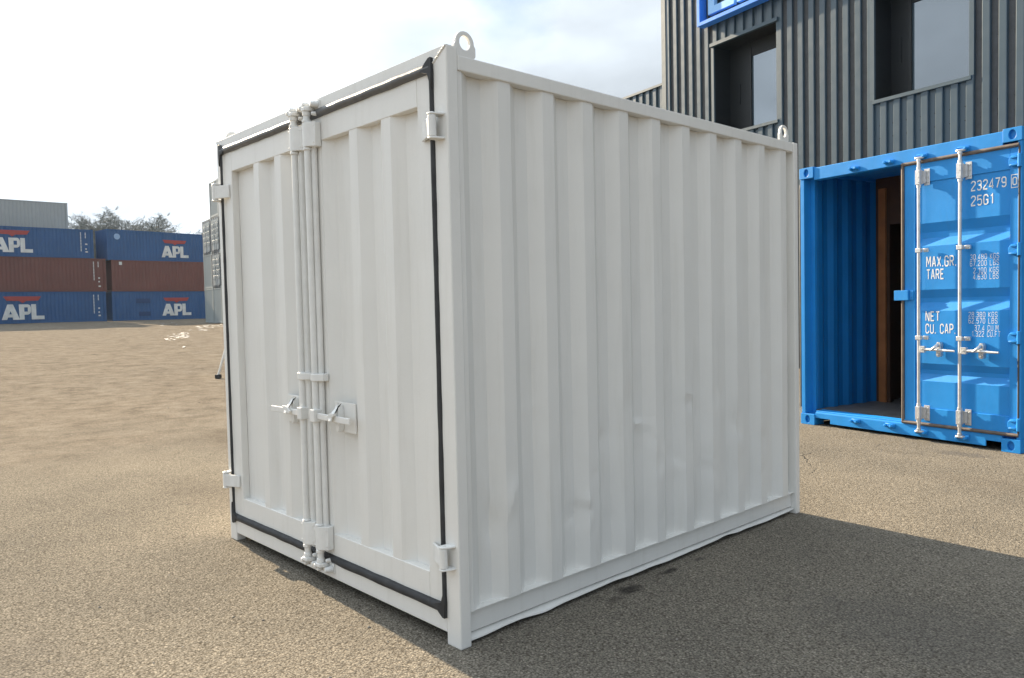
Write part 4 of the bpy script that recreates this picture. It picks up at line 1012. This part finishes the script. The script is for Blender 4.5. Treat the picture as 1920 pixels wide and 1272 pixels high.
# left stack (their right ends at y = 17.1 / 18.0 / 17.9)
YH = {('left', 0): 2.582, ('left', 1): 2.83, ('left', 2): 2.44, ('right', 0): 2.582, ('right', 1): 2.74, ('right', 2): 2.67}
specs = [
    ('left', 0, 17.85, YARD_BLUE, 'lowest blue container of the left yard stack with a big worn white logo'),
    ('left', 1, 17.95, YARD_RED, 'dull red container between the two blue ones in the left yard stack'),
    ('left', 2, 17.05, YARD_BLUE, 'upper blue container of the left yard stack directly under the pale grey one'),
    ('right', 0, 18.35 + LX40, YARD_BLUE, 'lowest blue container of the right yard stack with darker patches on its side'),
    ('right', 1, 18.40 + LX40, YARD_RED, 'dull red container with one square white sticker in the right yard stack'),
    ('right', 2, 18.38 + LX40, YARD_BLUE, 'top blue container of the right yard stack carrying a round pale emblem'),
]
for st, lv, yend, mt_, lab in specs:
    ST = YH[(st, lv)]
    c = yard_box('shipping_container', LX40, ST, mt_)
    tw_ = R(6.5) if (st, lv) == ('right', 2) else 0
    place(c, (XF, yend - LX40 - (.25 if tw_ else 0), zg + sum(YH[(st, k)] + .006 for k in range(lv))), R(90) + tw_, lab, G1)
    if mt_ is YARD_BLUE:
        if st == 'left' and lv == 0: apl(c, 10.23 - (17.85 - LX40) + LX40 - 12.19 - .10, .32, 1.24)
        if st == 'left' and lv == 2: apl(c, 9.70 - (17.05 - LX40), .34, 1.17)
        if st == 'right' and lv == 2: apl(c, 23.10 - 18.38, .38, 1.05)
        if st == 'right' and lv == 0: apl(c, 22.50 - 18.35, .38, 1.07)
    if st == 'left': codes(c, LX40, LX40 - 1.0, lv, ST)
    if st == 'right' and lv == 2:
        b = MB(); poly_mark(b, circ(.85, ST - .62, .26, .26, 20)); b.build('round_emblem', paint('pale_emblem', (.25, .38, .58), wear=.1, bump=0), c)
        b = MB(); b.box(.25, LX40 - .2, .02, .05, ST - .004, ST + .03); 
    if st == 'right' and lv == 1:
        b = MB(); poly_mark(b, [(.62, ST - .42), (.86, ST - .42), (.86, ST - .14), (.62, ST - .14)]); b.build('sticker', YARD_WHITE, c)
    if st == 'right' and lv == 0:
        b = MB()
        poly_mark(b, [(1.95, 1.95), (3.15, 1.95), (3.15, 1.55), (1.95, 1.55)]); poly_mark(b, [(2.15, .78), (3.15, .78), (3.15, .40), (2.15, .40)])
        b.build('repaint_patch', paint('dark_blue_patch', (.016, .045, .14), rough=.6, wear=.1, bump=0), c)
ST = 2.582
# second row: pale high container on three others
for lv in range(3):
    c = yard_box('shipping_container', LX40, ST, (YARD_RED, YARD_BLUE, YARD_RED)[lv])
    place(c, (XF - 4.9, 16.35 - LX40, zg + lv * (ST + .006)), R(90), ('dull red container at the foot of the rear stack under the pale one', 'blue container in the middle of the rear stack hidden behind the front row', 'dull red container directly under the pale one in the rear stack')[lv], G1)
c = yard_box('shipping_container', LX40, HC, YARD_PALE)
place(c, (XF - 4.9, 16.35 - LX40, zg + 3 * (ST + .006)), R(90), 'pale grey container standing highest behind the left blue stack', G1)
# grey stack seen end-on beside the white container
GA = R(-8.4)
plain = yard_box('shipping_container', 2.438, ST, YARD_GREY, D=6.06)
doors = yard_box('shipping_container', 2.438, ST, YARD_GREY, D=6.06, doors=True)
g0 = Vector((-57.4, 21.3, .79)); gdx = Vector((math.cos(GA), math.sin(GA), 0)) * 2.53
GLAB = {
    (0, 0): 'plain grey container lowest in the far left column of the grey stack', (0, 1): 'plain grey container second from the ground in the far left column',
    (0, 2): 'grey container with its doors showing on top of the far left column',
    (1, 0): 'plain grey container lowest in the second column of the grey stack', (1, 1): 'grey container with doors, second from the ground in the second column',
    (1, 2): 'grey container with doors, third from the ground in the second column', (1, 3): 'plain grey container at the very top of the second column',
    (2, 0): 'plain grey container lowest beside the white container edge', (2, 1): 'grey container with doors, second from the ground beside the white container edge',
    (2, 2): 'grey container with doors, third from the ground beside the white container edge', (2, 3): 'plain grey container at the top beside the white container edge'}
used = {}
for (ci, lv), lab in GLAB.items():
    kd = 'plain' if (lv == 0 or lv == 3 or (ci, lv) == (0, 1)) else 'doors'
    src = plain if kd == 'plain' else doors
    o = src if kd not in used else copy_tree(src); used[kd] = 1
    p = g0 + gdx * ci
    place(o, (p.x, p.y, g0.z + lv * (ST + .006)), GA, lab, 'grey containers in the end-on stack')

# leaning white trestle leg that shows past the door edge
tr = empty('trestle', (-14.83, 4.95, gz(-14.8, 4.95)), R(47))
tag(tr, 'thin white trestle leg with a black foot just past the white container', 'trestle')
for y in (0, .9):
    for xa, xb in ((0, .30), (1.0, .70)):
        b = MB(); b.tube([(xa, y, .06), (xb, y, 1.0)], .030, 8); lg = b.build('leg', WHITE, tr, smooth=50)
        b = MB(); b.box(xa - .06, xa + .06, y - .06, y + .06, 0.0, .09); b.build('foot', RUBBER, lg, bevel=.01)
b = MB(); b.box(.26, .74, -.08, .98, 1.0, 1.06); b.build('top_bar', WHITE, tr, bevel=.005)

# ------------------------------------------------------------------ bare trees behind the yard
def bare_tree(seed, H):
    rnd = random.Random(seed); tk = MB(); tw = MB()
    def grow(p, dirv, ln, r, lvl):
        n = 4 if lvl < 2 else 3; pts = [p]; rs = [r]; d_ = dirv.copy()
        for k in range(n):
            d_ = (d_ + Vector((rnd.uniform(-1, 1), rnd.uniform(-1, 1), rnd.uniform(-.5, .8))) * (.16 + .05 * lvl)).normalized()
            pts.append(pts[-1] + d_ * ln / n); rs.append(r * (1 - .55 * (k + 1) / n))
        (tk if lvl < 2 else tw).tube(pts, rs, 6 if lvl == 0 else (4 if lvl < 3 else 3), cap=False)
        if lvl >= 5: return
        m_ = (9, 7, 5, 5, 4)[lvl]
        for k in range(m_):
            t = (.30 if lvl == 0 else .18) + (.72 if lvl == 0 else .82) * (k + rnd.random()) / m_
            f = t * n; i = min(int(f), n - 1); q = pts[i].lerp(pts[i + 1], f - i)
            dd = (pts[i + 1] - pts[i]).normalized()
            a = rnd.random() * 6.283; sd = dd.orthogonal().normalized(); sd = sd * math.cos(a) + dd.cross(sd) * math.sin(a)
            nd_ = (dd * rnd.uniform(.45, .9) + sd * rnd.uniform(.5, .95) + Vector((0, 0, .18))).normalized()
            grow(q, nd_, ln * rnd.uniform(.42, .62) * (1.1 - .3 * t), max(.012, rs[i] * .55), lvl + 1)
    grow(Vector((0, 0, 0)), Vector((0, 0, 1)), H * .72, H * .017, 0)
    root = empty('bare_tree')
    tk.build('trunk', BARK, root); tw.build('crown', BARK, root)
    return root
protos = [bare_tree(s, 13.0) for s in (11, 23, 37)]
TL = ['bare tree right beside the edge of the pale grey container', 'tall bare tree between the pale grey container and the gap in the stacks', 'bare tree just right of the gap between the two stacks',
      'tall bare tree behind, directly above the round emblem', 'bare tree a little right of the round emblem', 'bare tree midway between the round emblem and the white letters',
      'bare tree above the left end of the big white letters', 'bare tree above the middle of the big white letters', 'lowest bare tree at the right end, next to the grey end-on stack']
rnd = random.Random(5)
def tree_top(o):
    z = sorted(v.co.z for ch in o.children for v in ch.data.vertices); return z[int(len(z) * .985)]
HT = [tree_top(p) for p in protos]
# (x, y, top height above the yard)
spots = [(-108, 24.2, 13.4), (-112, 26.9, 14.6), (-106, 28.4, 13.4), (-110, 31.0, 14.4), (-105, 31.4, 13.4), (-109, 34.4, 13.9), (-104, 34.6, 12.6), (-108, 37.4, 12.9), (-103, 37.4, 11.6)]
for i, (x, y, h) in enumerate(spots):
    o = protos[i] if i < 3 else copy_tree(protos[i % 3])
    s = h * .95 / HT[i % 3]
    o.location = (x, y, gz(x, y) - .05); o.rotation_euler.z = rnd.random() * 6.28; o.scale = (s * 1.55, s * 1.55, s)
    tag(o, TL[i], 'tree', 'bare trees behind the container yard')
for k, (x, y, h, w) in enumerate([(-100, 25.5, 12.0, 2.2), (-100, 28.6, 12.0, 2.2), (-100, 31.4, 11.6, 2.2), (-99, 35.0, 10.6, 2.0)]):
    o = copy_tree(protos[(k + 1) % 3]); s = h * .95 / HT[(k + 1) % 3]
    o.location = (x, y, gz(x, y) - .05); o.rotation_euler.z = rnd.random() * 6.28; o.scale = (s * w, s * w, s)
    tag(o, ['low spreading bare tree rising over the gap between the two stacks', 'low spreading bare tree in front, just right of the round emblem', 'low spreading bare tree in front, left of the big white letters', 'low spreading bare tree in front, above the big white letters'][k], 'tree', 'bare trees behind the container yard')

# ------------------------------------------------------------------ loose stones on the asphalt
rnd = random.Random(9); b = MB()
def stone(x, y, r):
    n = 6; z = gz(x, y) + smooth_bumps(x, y)
    vs = [(x, y, z + r * rnd.uniform(.5, .9))]
    for j in range(n):
        a = 6.283 * j / n + rnd.uniform(-.3, .3); k = rnd.uniform(.7, 1.15)
        vs.append((x + r * k * math.cos(a), y + r * k * math.sin(a), z + r * rnd.uniform(.15, .45)))
    for j in range(n):
        a = 6.283 * j / n; vs.append((x + r * math.cos(a), y + r * math.sin(a), z - r * .4))
    b.add(vs, [(0, 1 + j, 1 + (j + 1) % n) for j in range(n)] + [(1 + j, 7 + j, 7 + (j + 1) % n, 1 + (j + 1) % n) for j in range(n)], 0 if rnd.random() < .82 else 1)
for k in range(1000):
    if k < 800: x, y = -2.438 - rnd.random() ** 1.5 * 22, rnd.uniform(-3.5, 9)
    elif k < 900: x, y = rnd.uniform(-3.5, 1.0), rnd.uniform(-2.2, -.05)
    else: x, y = rnd.uniform(-.2, 3.2), rnd.uniform(.1, 6.2)
    if -2.46 < x < .02 and -.02 < y < 3.12: continue
    stone(x, y, rnd.choice((.003, .004, .004, .005, .006, .008)) * (1.6 if x < -9 else 1))
o = b.build('gravel', [paint('stone_pale', (.21, .19, .16), rough=.85, wear=.3, scale=30), paint('stone_dark', (.06, .053, .046), rough=.85, wear=.3, scale=30)]); tag(o, kind='stuff')

# ------------------------------------------------------------------ thin air haze over the yard
hm = bpy.data.materials.new('haze_air'); hm.use_nodes = True
hn = hm.node_tree; hn.nodes.remove(hn.nodes['Principled BSDF'])
pv = hn.nodes.new('ShaderNodeVolumePrincipled'); pv.inputs['Color'].default_value = (.58, .80, 1.0, 1); pv.inputs['Density'].default_value = .00015; pv.inputs['Anisotropy'].default_value = .3
hn.links.new(pv.outputs[0], hn.nodes['Material Output'].inputs['Volume'])
b = MB(); b.box(-950, 650, -650, 950, -1.4, 19.0); ho = b.build('haze', hm); tag(ho, kind='stuff')
